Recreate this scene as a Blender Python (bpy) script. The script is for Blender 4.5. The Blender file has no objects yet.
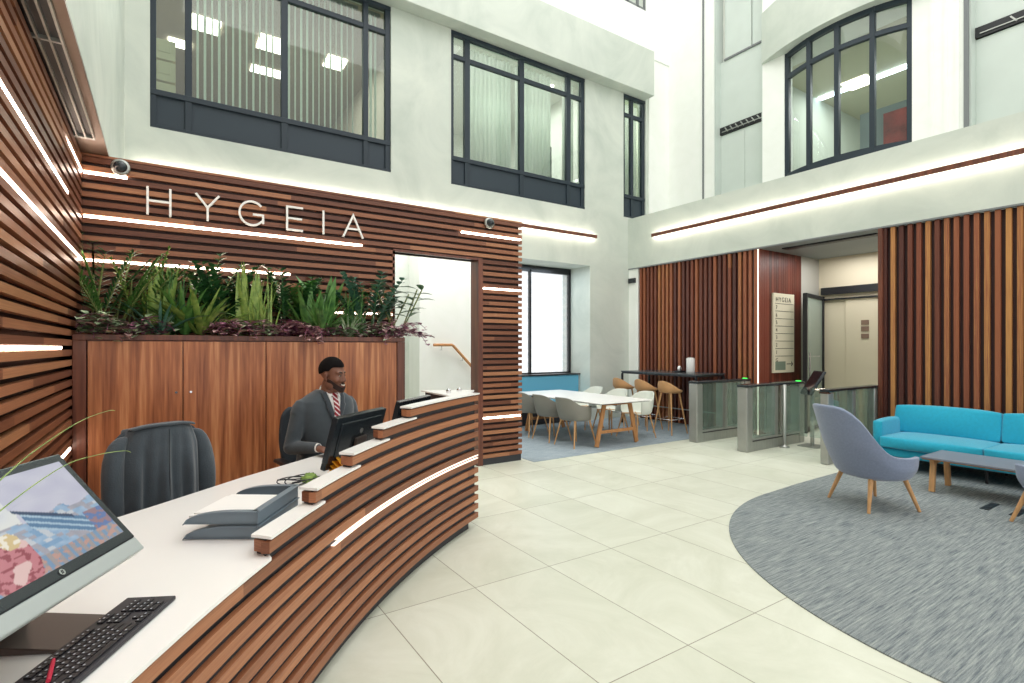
import bpy, math, random
from mathutils import Vector, Matrix, Euler, noise
R_ = math.radians
random.seed(7)
scene = bpy.context.scene
COL = scene.collection
H = 1.6
FPX = 527.0

# ---------------------------------------------------------------- geometry helpers
def lin(c):
    if isinstance(c, (int, float)): c = (c, c, c)
    o = []
    for x in c:
        x = x/255.0
        o.append(x/12.92 if x <= 0.04045 else ((x+0.055)/1.055)**2.4)
    return (o[0], o[1], o[2], 1.0)

def xat(px, Y):
    """world X of the sight line through column px where it meets depth Y (survey of the photo)"""
    a = (px-512)/FPX
    return Y*(.5525+.8335*a)/(.833-.5533*a)

def yat(px, X):
    a = (px-512)/FPX
    return X*(.833-.5533*a)/(.5525+.8335*a)

class MB:
    def __init__(s):
        s.v = []; s.f = []; s.uv = []; s.sm = []
    def add(s, vs, fs, uvs=None, smooth=False):
        b = len(s.v)
        s.v += [tuple(p) for p in vs]
        for i, f in enumerate(fs):
            s.f.append([b+k for k in f]); s.sm.append(smooth)
            s.uv.append(uvs[i] if uvs else None)
        return s
    def box(s, x0, y0, z0, x1, y1, z1, M=None, uv=None):
        vs = [Vector(p) for p in ((x0,y0,z0),(x1,y0,z0),(x1,y1,z0),(x0,y1,z0),(x0,y0,z1),(x1,y0,z1),(x1,y1,z1),(x0,y1,z1))]
        if M: vs = [M @ p for p in vs]
        fs = [(0,3,2,1),(4,5,6,7),(0,1,5,4),(1,2,6,5),(2,3,7,6),(3,0,4,7)]
        return s.add(vs, fs, uv)
    def beam(s, p0, p1, w, h, up=(0,0,1)):
        p0 = Vector(p0); p1 = Vector(p1); d = (p1-p0); L = d.length; d.normalize()
        up = Vector(up); side = d.cross(up)
        if side.length < 1e-4: side = d.cross(Vector((1,0,0)))
        side.normalize(); u2 = side.cross(d).normalized()
        vs = []
        for q in (p0, p1):
            for a, b in ((-1,-1),(1,-1),(1,1),(-1,1)):
                vs.append(q + side*(a*w/2) + u2*(b*h/2))
        return s.add(vs, [(0,1,2,3),(7,6,5,4),(0,4,5,1),(1,5,6,2),(2,6,7,3),(3,7,4,0)])
    def tube(s, pts, r, n=10, caps=True, smooth=True, flat=1.0):
        pts = [Vector(p) for p in pts]; m = len(pts)
        rs = r if isinstance(r, (list, tuple)) else [r]*m
        ref = None; rings = []
        for i, p in enumerate(pts):
            d = (pts[min(i+1, m-1)] - pts[max(i-1, 0)])
            if d.length < 1e-9: d = Vector((0,0,1))
            d.normalize()
            if ref is None:
                ref = d.cross(Vector((0,0,1)))
                if ref.length < .05: ref = d.cross(Vector((1,0,0)))
            ref = (ref - d*ref.dot(d)).normalized()
            b = d.cross(ref)
            rings.append([p + ref*(rs[i]*math.cos(2*math.pi*k/n)) + b*(flat*rs[i]*math.sin(2*math.pi*k/n)) for k in range(n)])
        vs = [q for g in rings for q in g]
        fs = [(i*n+k, i*n+(k+1) % n, (i+1)*n+(k+1) % n, (i+1)*n+k) for i in range(m-1) for k in range(n)]
        s.add(vs, fs, None, smooth)
        if caps:
            s.add(rings[0], [tuple(reversed(range(n)))]); s.add(rings[-1], [tuple(range(n))])
        return s
    def lathe(s, prof, c=(0,0,0), n=24, smooth=True, M=None):
        c = Vector(c); vs = []
        for r, z in prof:
            for k in range(n):
                a = 2*math.pi*k/n
                p = Vector((r*math.cos(a), r*math.sin(a), z))
                if M: p = M @ p
                vs.append(c + p)
        m = len(prof)
        fs = [(i*n+k, i*n+(k+1) % n, (i+1)*n+(k+1) % n, (i+1)*n+k) for i in range(m-1) for k in range(n)]
        s.add(vs, fs, None, smooth)
        s.add(vs[:n], [tuple(reversed(range(n)))]); s.add(vs[-n:], [tuple(range(n))])
        return s
    def ell(s, c, r, rot=(0,0,0), nu=18, nv=12):
        c = Vector(c); E = Euler([R_(a) for a in rot]).to_matrix()
        vs = []; fs = []
        for j in range(1, nv):
            t = math.pi*j/nv
            for i in range(nu):
                p = 2*math.pi*i/nu
                vs.append(c + E @ Vector((r[0]*math.sin(t)*math.cos(p), r[1]*math.sin(t)*math.sin(p), r[2]*math.cos(t))))
        top = len(vs); vs.append(c + E @ Vector((0,0,r[2]))); bot = len(vs); vs.append(c - E @ Vector((0,0,r[2])))
        for j in range(nv-2):
            for i in range(nu):
                fs.append((j*nu+i, (j+1)*nu+i, (j+1)*nu+(i+1) % nu, j*nu+(i+1) % nu))
        for i in range(nu):
            fs.append((top, i, (i+1) % nu)); fs.append((bot, (nv-2)*nu+(i+1) % nu, (nv-2)*nu+i))
        return s.add(vs, fs, None, True)
    def cap(s, p0, p1, r0, r1, n=14):
        """closed capsule with taper"""
        p0 = Vector(p0); p1 = Vector(p1); d = (p1-p0).normalized()
        pts = [p0-d*r0*.97, p0-d*r0*.7, p0, p1, p1+d*r1*.7, p1+d*r1*.97]
        return s.tube(pts, [r0*.25, r0*.72, r0, r1, r1*.72, r1*.25], n)
    def loft(s, rings, caps=True, smooth=True, closed=True):
        n = len(rings[0]); vs = [q for g in rings for q in g]; fs = []
        for i in range(len(rings)-1):
            for k in range(n if closed else n-1):
                fs.append((i*n+k, i*n+(k+1) % n, (i+1)*n+(k+1) % n, (i+1)*n+k))
        s.add(vs, fs, None, smooth)
        if caps:
            s.add(rings[0], [tuple(reversed(range(n)))]); s.add(rings[-1], [tuple(range(n))])
        return s
    def grid(s, rows, smooth=True, uv=False):
        n = len(rows[0]); vs = [q for g in rows for q in g]; fs = []; us = []
        for i in range(len(rows)-1):
            for k in range(n-1):
                fs.append((i*n+k, i*n+k+1, (i+1)*n+k+1, (i+1)*n+k))
                if uv:
                    a, b = i/(len(rows)-1), (i+1)/(len(rows)-1); c, d = k/(n-1), (k+1)/(n-1)
                    us.append([(c,a),(d,a),(d,b),(c,b)])
        return s.add(vs, fs, us if uv else None, smooth)
    def prism(s, poly, z0, z1):
        n = len(poly)
        vs = [(p[0], p[1], z0) for p in poly] + [(p[0], p[1], z1) for p in poly]
        fs = [tuple(reversed(range(n))), tuple(range(n, 2*n))] + [(k, (k+1) % n, n+(k+1) % n, n+k) for k in range(n)]
        return s.add(vs, fs)

def tag(o, label=None, cat=None, group=None, kind=None):
    if label: o['label'] = label
    if cat: o['category'] = cat
    if group: o['group'] = group
    if kind: o['kind'] = kind
    return o

def link(o):
    COL.objects.link(o); return o

def thing(name, label, cat, loc=(0,0,0), rz=0.0, group=None, kind=None):
    o = bpy.data.objects.new(name, None); link(o)
    o.empty_display_size = .1
    o.location = loc; o.rotation_euler = (0, 0, rz)
    o['_m'] = 0
    del o['_m']
    return tag(o, label, cat, group, kind)

def wm(o):
    m = Matrix.LocRotScale(o.location, o.rotation_euler, o.scale)
    return (wm(o.parent) @ m) if o.parent else m

def build(name, mb, m, parent=None, world=False, label=None, bevel=0, sub=0, solid=0, kind=None, seg=2, off=-1, loc=None, rot=None, fix=True):
    """one mesh object; world=True means the vertices are given in world coordinates"""
    me = bpy.data.meshes.new(name)
    vs = mb.v
    if world and parent is not None:
        inv = wm(parent).inverted(); vs = [inv @ Vector(p) for p in vs]
    me.from_pydata([tuple(p) for p in vs], [], mb.f)
    me.polygons.foreach_set('use_smooth', mb.sm)
    if any(u is not None for u in mb.uv):
        ul = me.uv_layers.new(name='UVMap'); i = 0
        for f, u in zip(mb.f, mb.uv):
            for k in range(len(f)):
                ul.data[i].uv = u[k] if u else (0, 0); i += 1
    me.validate()
    if fix:
        import bmesh
        b = bmesh.new(); b.from_mesh(me)
        if bevel or sub: bmesh.ops.remove_doubles(b, verts=b.verts, dist=1e-6)
        bmesh.ops.recalc_face_normals(b, faces=b.faces)
        b.to_mesh(me); b.free()
    ms = m if isinstance(m, (list, tuple)) else [m]
    for x in ms: me.materials.append(x)
    o = bpy.data.objects.new(name, me); link(o)
    if parent is not None: o.parent = parent
    if loc: o.location = loc
    if rot: o.rotation_euler = rot
    if label: o['label'] = label
    if kind: o['kind'] = kind
    if solid:
        md = o.modifiers.new('solid', 'SOLIDIFY'); md.thickness = solid; md.offset = off
    if bevel:
        md = o.modifiers.new('bevel', 'BEVEL'); md.width = bevel; md.segments = seg; md.limit_method = 'ANGLE'; md.angle_limit = R_(40)
        md.harden_normals = False
    if sub:
        md = o.modifiers.new('sub', 'SUBSURF'); md.levels = sub; md.render_levels = sub
        me.polygons.foreach_set('use_smooth', [True]*len(me.polygons))
    return o

def single(name, mb, m, label, cat, base=(0,0,0), group=None, **k):
    """a thing that is one mesh; vertices in world coordinates, origin moved to base"""
    bx = Vector(base)
    mb.v = [tuple(Vector(p)-bx) for p in mb.v]
    o = build(name, mb, m, **k); o.location = bx
    return tag(o, label, cat, group)

def struct(name, mb, m, parent=None, **k):
    o = build(name, mb, m, parent, **k)
    if parent is None: o['kind'] = 'structure'
    return o

def copy_thing(root, loc, rz, label=None, group=None):
    r = root.copy(); link(r); r.location = loc; r.rotation_euler = (0, 0, rz)
    if label: r['label'] = label
    if group: r['group'] = group
    def kids(a, b):
        for ch in list(a.children):
            if ch.parent is not a: continue
            c = ch.copy(); link(c); c.parent = b
            kids(ch, c)
    kids(root, r)
    return r

# ---------------------------------------------------------------- materials
def newmat(name):
    m = bpy.data.materials.new(name); m.use_nodes = True
    nt = m.node_tree; b = nt.nodes['Principled BSDF']
    return m, nt, b

def mat(name, col, rough=.5, metal=0, spec=.5, var=0, vscale=8, bump=0, bscale=60, sheen=0, coat=0, stretch=None, col2=None):
    m, nt, b = newmat(name); N = nt.nodes; L = nt.links
    c = lin(col)
    b.inputs['Base Color'].default_value = c
    b.inputs['Roughness'].default_value = rough; b.inputs['Metallic'].default_value = metal
    b.inputs['Specular IOR Level'].default_value = spec
    if sheen: b.inputs['Sheen Weight'].default_value = sheen
    if coat: b.inputs['Coat Weight'].default_value = coat; b.inputs['Coat Roughness'].default_value = .1
    tc = N.new('ShaderNodeTexCoord'); mp = N.new('ShaderNodeMapping'); L.new(tc.outputs['Object'], mp.inputs[0])
    if stretch: mp.inputs['Scale'].default_value = stretch
    if var or col2:
        n = N.new('ShaderNodeTexNoise'); n.inputs['Scale'].default_value = vscale; n.inputs['Detail'].default_value = 6
        L.new(mp.outputs[0], n.inputs['Vector'])
        r = N.new('ShaderNodeValToRGB'); L.new(n.outputs['Fac'], r.inputs[0])
        c2 = lin(col2) if col2 else tuple(max(0, x*(1-var)) for x in c[:3])+(1,)
        c1 = c if col2 else tuple(min(1, x*(1+var*.6)) for x in c[:3])+(1,)
        r.color_ramp.elements[0].position = .32; r.color_ramp.elements[1].position = .68
        r.color_ramp.elements[0].color = c2; r.color_ramp.elements[1].color = c1
        L.new(r.outputs[0], b.inputs['Base Color'])
    if bump:
        n2 = N.new('ShaderNodeTexNoise'); n2.inputs['Scale'].default_value = bscale; n2.inputs['Detail'].default_value = 3
        L.new(mp.outputs[0], n2.inputs['Vector'])
        bp = N.new('ShaderNodeBump'); bp.inputs['Strength'].default_value = bump; bp.inputs['Distance'].default_value = .01
        L.new(n2.outputs['Fac'], bp.inputs['Height']); L.new(bp.outputs[0], b.inputs['Normal'])
    return m

def emis(name, col, strength):
    m = bpy.data.materials.new(name); m.use_nodes = True; nt = m.node_tree
    nt.nodes.remove(nt.nodes['Principled BSDF'])
    e = nt.nodes.new('ShaderNodeEmission'); e.inputs[0].default_value = lin(col); e.inputs[1].default_value = strength
    nt.links.new(e.outputs[0], nt.nodes['Material Output'].inputs[0])
    return m

def glassmat(name, tint=(235,245,240), rough=0.0, ior=1.45, base=0.0, haze=0.0):
    m = bpy.data.materials.new(name); m.use_nodes = True; nt = m.node_tree; N = nt.nodes; L = nt.links
    N.remove(N['Principled BSDF'])
    t = N.new('ShaderNodeBsdfTransparent'); t.inputs[0].default_value = lin(tint)
    g = N.new('ShaderNodeBsdfGlossy'); g.inputs['Roughness'].default_value = rough
    lw = N.new('ShaderNodeLayerWeight'); pw = N.new('ShaderNodeMath'); pw.operation = 'POWER'; pw.inputs[1].default_value = 4.0; L.new(lw.outputs['Facing'], pw.inputs[0])
    lw.inputs['Blend'].default_value = .5
    f = N.new('ShaderNodeMath'); f.operation = 'MULTIPLY_ADD'; f.inputs[1].default_value = .7; f.inputs[2].default_value = .035; L.new(pw.outputs[0], f.inputs[0])
    mx = N.new('ShaderNodeMixShader')
    if base:
        a = N.new('ShaderNodeMath'); a.operation = 'ADD'; a.inputs[1].default_value = base; a.use_clamp = True
        L.new(f.outputs[0], a.inputs[0]); L.new(a.outputs[0], mx.inputs[0])
    else: L.new(f.outputs[0], mx.inputs[0])
    L.new(t.outputs[0], mx.inputs[1]); L.new(g.outputs[0], mx.inputs[2])
    if haze:      # pale diffuse added so panes over dark backgrounds look lit
        d = N.new('ShaderNodeBsdfDiffuse'); d.inputs[0].default_value = lin((190,202,192)); h = N.new('ShaderNodeMixShader'); h.inputs[0].default_value = haze
        L.new(mx.outputs[0], h.inputs[1]); L.new(d.outputs[0], h.inputs[2]); L.new(h.outputs[0], N['Material Output'].inputs[0])
    else: L.new(mx.outputs[0], N['Material Output'].inputs[0])
    return m

def slat_wood(name, cols, rough=.42, seglen=1.7, grain=.35, jump=1.0):
    """boards told apart by UV: u = metres along the board, floor(v) = board number"""
    m, nt, b = newmat(name); N = nt.nodes; L = nt.links
    def math_(op, a, bb=None):
        n = N.new('ShaderNodeMath'); n.operation = op
        for i, x in enumerate((a, bb)):
            if x is None: continue
            if isinstance(x, (int, float)): n.inputs[i].default_value = x
            else: L.new(x, n.inputs[i])
        return n.outputs[0]
    uv = N.new('ShaderNodeUVMap'); sp = N.new('ShaderNodeSeparateXYZ'); L.new(uv.outputs[0], sp.inputs[0])
    u, v = sp.outputs[0], sp.outputs[1]
    k = math_('FLOOR', v)
    w1 = N.new('ShaderNodeTexWhiteNoise'); w1.noise_dimensions = '1D'; L.new(k, w1.inputs['W'])
    sg = math_('FLOOR', math_('ADD', math_('DIVIDE', u, seglen), math_('MULTIPLY', w1.outputs['Value'], 9.0)))
    cb = N.new('ShaderNodeCombineXYZ'); L.new(k, cb.inputs[0]); L.new(sg, cb.inputs[1])
    w2 = N.new('ShaderNodeTexWhiteNoise'); w2.noise_dimensions = '3D'; L.new(cb.outputs[0], w2.inputs['Vector'])
    rnd = w2.outputs['Value']
    cg = N.new('ShaderNodeCombineXYZ'); L.new(math_('MULTIPLY', u, 1.6), cg.inputs[0]); L.new(math_('MULTIPLY', v, 22.0), cg.inputs[1]); L.new(math_('MULTIPLY', rnd, 37.0), cg.inputs[2])
    ns = N.new('ShaderNodeTexNoise'); ns.inputs['Scale'].default_value = 1.5; ns.inputs['Detail'].default_value = 7; ns.inputs['Roughness'].default_value = .65
    L.new(cg.outputs[0], ns.inputs['Vector'])
    fac = math_('ADD', math_('MULTIPLY', rnd, jump), math_('MULTIPLY', math_('SUBTRACT', ns.outputs['Fac'], .5), .9*grain/.35))
    r = N.new('ShaderNodeValToRGB'); L.new(fac, r.inputs[0])
    el = r.color_ramp.elements
    el[0].position = 0; el[0].color = lin(cols[0]); el[1].position = 1; el[1].color = lin(cols[-1])
    for i in range(1, len(cols)-1):
        e = el.new(i/(len(cols)-1)); e.color = lin(cols[i])
    L.new(r.outputs[0], b.inputs['Base Color'])
    b.inputs['Roughness'].default_value = rough; b.inputs['Specular IOR Level'].default_value = .4
    return m

def veneer(name, cols, axis='Z', rough=.38, scale=1.0, coat=.15):
    m, nt, b = newmat(name); N = nt.nodes; L = nt.links
    tc = N.new('ShaderNodeTexCoord'); mp = N.new('ShaderNodeMapping'); L.new(tc.outputs['Object'], mp.inputs[0])
    s = {'Z': (7, 7, .32), 'X': (.32, 7, 7), 'Y': (7, .32, 7)}[axis]
    mp.inputs['Scale'].default_value = tuple(x*scale for x in s)
    n = N.new('ShaderNodeTexNoise'); n.inputs['Scale'].default_value = 1.0; n.inputs['Detail'].default_value = 2; n.inputs['Distortion'].default_value = .15
    L.new(mp.outputs[0], n.inputs['Vector'])
    w = N.new('ShaderNodeMath'); w.operation = 'MULTIPLY'; w.inputs[1].default_value = 22; L.new(n.outputs['Fac'], w.inputs[0])
    sn = N.new('ShaderNodeMath'); sn.operation = 'SINE'; L.new(w.outputs[0], sn.inputs[0])
    mp2 = N.new('ShaderNodeMapping'); L.new(tc.outputs['Object'], mp2.inputs[0]); mp2.inputs['Scale'].default_value = tuple(x*scale*7 for x in s)
    n2 = N.new('ShaderNodeTexNoise'); n2.inputs['Scale'].default_value = 1.0; n2.inputs['Detail'].default_value = 6
    L.new(mp2.outputs[0], n2.inputs['Vector'])
    a = N.new('ShaderNodeMath'); a.operation = 'MULTIPLY_ADD'; a.inputs[1].default_value = .17; L.new(sn.outputs[0], a.inputs[0]); L.new(n2.outputs['Fac'], a.inputs[2])
    r = N.new('ShaderNodeValToRGB'); L.new(a.outputs[0], r.inputs[0])
    el = r.color_ramp.elements; el[0].position = .2; el[0].color = lin(cols[0]); el[1].position = .82; el[1].color = lin(cols[2])
    e = el.new(.5); e.color = lin(cols[1])
    L.new(r.outputs[0], b.inputs['Base Color']); b.inputs['Roughness'].default_value = rough
    b.inputs['Coat Weight'].default_value = coat; b.inputs['Coat Roughness'].default_value = .25
    return m

WALN = [(96,56,42),(122,76,56),(146,94,68),(164,110,80),(182,130,92)]
M = {}
M['slat'] = slat_wood('walnut slats', WALN, jump=.9, grain=.55, seglen=2.3, rough=.34)
M['deskslat'] = slat_wood('warm walnut slats', [(124,76,54),(142,90,62),(156,100,70),(172,114,80),(184,126,90)], rough=.42, seglen=2.9, jump=.8, grain=.55)
M['vslat'] = slat_wood('mixed timber slats', [(76,42,38),(108,60,46),(136,76,54),(156,94,62),(142,80,58),(194,138,80)], rough=.45, seglen=40, jump=1.05)
M['redpanel'] = slat_wood('red brown boards', [(84,36,28),(104,46,34),(118,54,40),(132,64,46)], rough=.4, seglen=9)
M['back'] = mat('dark slat backing', (62,48,46), .8)
M['kick'] = mat('charcoal kickboard', (48,50,56), .6)
M['door_v'] = veneer('walnut veneer', [(136,76,46),(182,112,70),(216,152,104)])
M['frame_v'] = veneer('dark walnut veneer', [(84,42,30),(108,58,40),(128,72,50)])
M['white_top'] = mat('white solid surface', (250,250,248), .25, spec=.5)
M['led'] = emis('led diffuser', (255,232,212), 11)
M['led_soft'] = emis('soft led diffuser', (255,230,208), 1.8)
M['led_strong'] = emis('cove led', (255,244,228), 15)
M['soil'] = mat('dark soil', (42,32,26), .95, bump=.8, bscale=50)
M['black'] = mat('black metal', (28,30,34), .4)
M['frame'] = mat('slate blue frame', (38,50,60), .45, spec=.4)
M['panel'] = mat('slate blue panel', (46,58,68), .5, spec=.4)
M['steel'] = mat('brushed steel', (180,182,178), .35, metal=.75, var=.1, vscale=5, stretch=(1,1,40))
M['chrome'] = mat('chrome', (210,210,212), .12, metal=1)
M['oak'] = mat('pale oak', (206,158,108), .5, var=.18, vscale=6, stretch=(6,6,1))
M['oakdark'] = mat('golden oak', (190,134,84), .5, var=.2, vscale=6, stretch=(6,6,1))
M['glass'] = glassmat('window glass', (236,244,240), base=.03)
M['glass_clear'] = glassmat('gate glass', (240,248,246), base=.04, haze=.07)
M['glass_lightened'] = glassmat('lightened door glass', (232,240,236), base=.03, haze=.45)  # strong diffuse share lightens the door pane
M['metal_sign'] = mat('white painted letters', (252,251,247), .4)

def plaster(name, c1, c2, c3, sc=.7, rough=.6):
    m, nt, b = newmat(name); N = nt.nodes; L = nt.links
    tc = N.new('ShaderNodeTexCoord')
    n = N.new('ShaderNodeTexNoise'); n.inputs['Scale'].default_value = sc; n.inputs['Detail'].default_value = 9; n.inputs['Roughness'].default_value = .62; n.inputs['Distortion'].default_value = 1.4
    L.new(tc.outputs['Object'], n.inputs['Vector'])
    r = N.new('ShaderNodeValToRGB'); L.new(n.outputs['Fac'], r.inputs[0]); el = r.color_ramp.elements
    el[0].position = .3; el[0].color = lin(c1); el[1].position = .72; el[1].color = lin(c3); e = el.new(.5); e.color = lin(c2)
    L.new(r.outputs[0], b.inputs['Base Color']); b.inputs['Roughness'].default_value = rough
    b.inputs['Specular IOR Level'].default_value = .3
    return m
M['plaster'] = plaster('polished plaster', (192,201,192), (205,212,203), (216,222,212))
M['white'] = plaster('white paint', (243,246,240), (246,249,244), (249,251,247), 2)
M['cream'] = mat('cream paint', (216,206,182), .6)
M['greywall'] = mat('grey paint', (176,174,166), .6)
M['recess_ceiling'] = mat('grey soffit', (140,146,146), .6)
M['trimgrey'] = mat('grey metal trim', (120,124,126), .5)

def floor_mat():
    m, nt, b = newmat('large stone tiles'); N = nt.nodes; L = nt.links
    def math_(op, a, bb=None, cc=None):
        n = N.new('ShaderNodeMath'); n.operation = op
        for i, x in enumerate((a, bb, cc)):
            if x is None: continue
            if isinstance(x, (int, float)): n.inputs[i].default_value = x
            else: L.new(x, n.inputs[i])
        return n.outputs[0]
    g = N.new('ShaderNodeNewGeometry'); sp = N.new('ShaderNodeSeparateXYZ'); L.new(g.outputs['Position'], sp.inputs[0])
    fx = math_('DIVIDE', math_('SUBTRACT', sp.outputs[0], 1.11), .62); fy = math_('DIVIDE', math_('SUBTRACT', sp.outputs[1], 1.835), 1.22)
    def line(f, size):
        d = math_('ABSOLUTE', math_('SUBTRACT', math_('FRACT', math_('ADD', f, .5)), .5))
        return math_('LESS_THAN', math_('MULTIPLY', d, size), .0028)
    ln = math_('MAXIMUM', line(fx, .62), line(fy, 1.22))
    cb = N.new('ShaderNodeCombineXYZ'); L.new(math_('FLOOR', fx), cb.inputs[0]); L.new(math_('FLOOR', fy), cb.inputs[1])
    w = N.new('ShaderNodeTexWhiteNoise'); L.new(cb.outputs[0], w.inputs['Vector'])
    va = N.new('ShaderNodeVectorMath'); va.operation = 'ADD'; L.new(g.outputs['Position'], va.inputs[0])
    sc = N.new('ShaderNodeVectorMath'); sc.operation = 'SCALE'; L.new(w.outputs['Color'], sc.inputs[0]); sc.inputs['Scale'].default_value = 9
    L.new(sc.outputs[0], va.inputs[1])
    n = N.new('ShaderNodeTexNoise'); n.inputs['Scale'].default_value = 1.3; n.inputs['Detail'].default_value = 10; n.inputs['Roughness'].default_value = .68; n.inputs['Distortion'].default_value = .8
    L.new(va.outputs[0], n.inputs['Vector'])
    r = N.new('ShaderNodeValToRGB'); L.new(n.outputs['Fac'], r.inputs[0]); el = r.color_ramp.elements
    el[0].position = .3; el[0].color = lin((208,212,194)); el[1].position = .7; el[1].color = lin((231,234,220)); e = el.new(.5); e.color = lin((220,223,207))
    mx = N.new('ShaderNodeMix'); mx.data_type = 'RGBA'; L.new(ln, mx.inputs['Factor']); L.new(r.outputs[0], mx.inputs['A']); mx.inputs['B'].default_value = lin((150,146,128))
    L.new(mx.outputs['Result'], b.inputs['Base Color']); b.inputs['Roughness'].default_value = .38; b.inputs['Specular IOR Level'].default_value = .35
    return m
M['floor'] = floor_mat()

def carpet_mat(name, base, dark, light, angle=0, sc=1.0):
    m, nt, b = newmat(name); N = nt.nodes; L = nt.links
    g = N.new('ShaderNodeNewGeometry'); mp = N.new('ShaderNodeMapping'); L.new(g.outputs['Position'], mp.inputs[0])
    mp.inputs['Rotation'].default_value = (0, 0, angle); mp.inputs['Scale'].default_value = (4*sc, 85*sc, 1)
    n = N.new('ShaderNodeTexNoise'); n.inputs['Scale'].default_value = 1; n.inputs['Detail'].default_value = 4; n.inputs['Roughness'].default_value = .7
    L.new(mp.outputs[0], n.inputs['Vector'])
    r = N.new('ShaderNodeValToRGB'); L.new(n.outputs['Fac'], r.inputs[0]); el = r.color_ramp.elements
    el[0].position = .33; el[0].color = lin(dark); el[1].position = .68; el[1].color = lin(light); e = el.new(.48); e.color = lin(base)
    n2 = N.new('ShaderNodeTexNoise'); n2.inputs['Scale'].default_value = 230; n2.inputs['Detail'].default_value = 2
    L.new(g.outputs['Position'], n2.inputs['Vector'])
    mx = N.new('ShaderNodeMix'); mx.data_type = 'RGBA'; mx.blend_type = 'OVERLAY'; mx.inputs['Factor'].default_value = .45
    L.new(r.outputs[0], mx.inputs['A']); L.new(n2.outputs['Fac'], mx.inputs['B'])
    L.new(mx.outputs['Result'], b.inputs['Base Color']); b.inputs['Roughness'].default_value = .95; b.inputs['Specular IOR Level'].default_value = .1
    bp = N.new('ShaderNodeBump'); bp.inputs['Strength'].default_value = .5; bp.inputs['Distance'].default_value = .006
    L.new(n.outputs['Fac'], bp.inputs['Height']); L.new(bp.outputs[0], b.inputs['Normal'])
    return m
M['carpet'] = carpet_mat('striped grey carpet', (134,142,144), (98,106,114), (168,174,172))
M['carpet_blue'] = carpet_mat('blue grey carpet', (150,162,170), (126,140,150), (172,182,188), R_(90))
# ---------------------------------------------------------------- the building shell
def wall_grid_y(name, y0, y1, xs, zs, holes, m):
    """wall facing -Y from y0 to y1 thick; xs, zs = breaks; holes = set of (i, j) cells left open"""
    mb = MB()
    for i in range(len(xs)-1):
        j = 0
        while j < len(zs)-1:
            if (i, j) in holes: j += 1; continue
            k = j
            while k+1 < len(zs)-1 and (i, k+1) not in holes: k += 1
            mb.box(xs[i], y0, zs[j], xs[i+1], y1, zs[k+1]); j = k+1
    return struct(name, mb, m)

def wall_grid_x(name, x0, x1, ys, zs, holes, m):
    mb = MB()
    for i in range(len(ys)-1):
        j = 0
        while j < len(zs)-1:
            if (i, j) in holes: j += 1; continue
            k = j
            while k+1 < len(zs)-1 and (i, k+1) not in holes: k += 1
            mb.box(x0, ys[i], zs[j], x1, ys[i+1], zs[k+1]); j = k+1
    return struct(name, mb, m)

TOPZ = 12.0
YA, XB, XS = 8.65, 8.95, 10.3         # back facade, ground floor side wall, set-back upper side wall
# floor (tiles)
mb = MB(); mb.box(-3, -7, -.1, 14, 10.2, 0); struct('floor', mb, M['floor'])
# seating bay carpet and lounge carpet (thin inlays)
mb = MB(); mb.box(4.30, 5.93, 0, 8.97, 9.35, .006); struct('floor_bay_carpet', mb, M['carpet_blue'])
arc = []
cx, cy, cr = 5.56, .78, 2.47
for i in range(61):
    a = R_(90 + i*3.0)
    arc.append((cx+cr*math.cos(a), cy+cr*math.sin(a)))
poly = [(8.97, 3.30), (6.6, 3.29), (6.1, 3.28)] + arc + [(8.97, cy-cr)]
mb = MB(); mb.prism(poly, 0, .008); struct('floor_lounge_carpet', mb, M['carpet'])

# back facade with window openings
W1 = (-.143, 3.254); W2 = (4.397, 7.639); W3 = (8.80, 9.53)
xs = [-.9, W1[0], W1[1], W2[0], 4.5, W2[1], 7.78, W3[0], W3[1], XS+.3]
zs = [0, 3.375, 4.585, 7.42, 9.4, TOPZ]
holes = set()
for i in range(len(xs)-1):
    x = (xs[i]+xs[i+1])/2
    if any(a < x < b for a, b in (W1, W2, W3)): holes.add((i, 2))
    if 4.5 < x < 7.78: holes.add((i, 0))
wall_grid_y('wall_back', YA, YA+.25, xs, zs, holes, M['plaster'])
# window reveal of the bay (sides and head)
mb = MB(); mb.box(7.78, YA+.25, 0, 7.98, 9.6, 3.6); mb.box(4.3, YA+.25, 0, 4.5, 9.6, 3.6); mb.box(4.5, YA+.25, 3.375, 7.78, 9.6, 3.6)
struct('wall_bay_reveal', mb, M['plaster'])
# projecting beam over the windows and white storey above it
mb = MB(); mb.box(-.42, 8.36, 7.42, 9.5, YA-.001, 8.45); struct('wall_back_beam', mb, M['plaster'], bevel=.01)
mb = MB(); mb.box(-.42, YA-.06, 8.451, 8.6, YA-.001, TOPZ); mb.box(8.6, YA-.06, 8.451, XS, YA-.001, 9.5)
mb.box(9.47, YA-.06, 9.5, XS, YA-.001, TOPZ)
mb.box(9.62, YA-.03, 4.55, XS, YA-.001, 8.451)
struct('wall_back_upper', mb, M['white'])
# small top storey window
wt = thing('window_5', None, None, (9.04, YA-.03, 9.5)); wt['kind'] = 'structure'
mb = MB()
for x in (8.6, 8.86, 9.2, 9.44): mb.box(x, YA-.05, 9.5, x+.05, YA-.0, 10.4)
mb.box(8.6, YA-.05, 9.5, 9.49, YA, 9.56)
build('window_frame', mb, M['trimgrey'], wt, world=True)
mb = MB(); mb.box(8.6, YA+.02, 9.5, 9.49, YA+.03, 10.4); build('pane', mb, mat('pale green tinted pane', (190,204,176), .2), wt, world=True)

# left upper wall and its soffit above the timber wall
mb = MB(); mb.box(-.62, -3, 3.397, -.42, YA, TOPZ); struct('wall_left_upper', mb, M['plaster'])
mb = MB(); mb.box(-.9, -3, 0, -.70, YA, 3.6); struct('wall_left', mb, M['back'])

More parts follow.
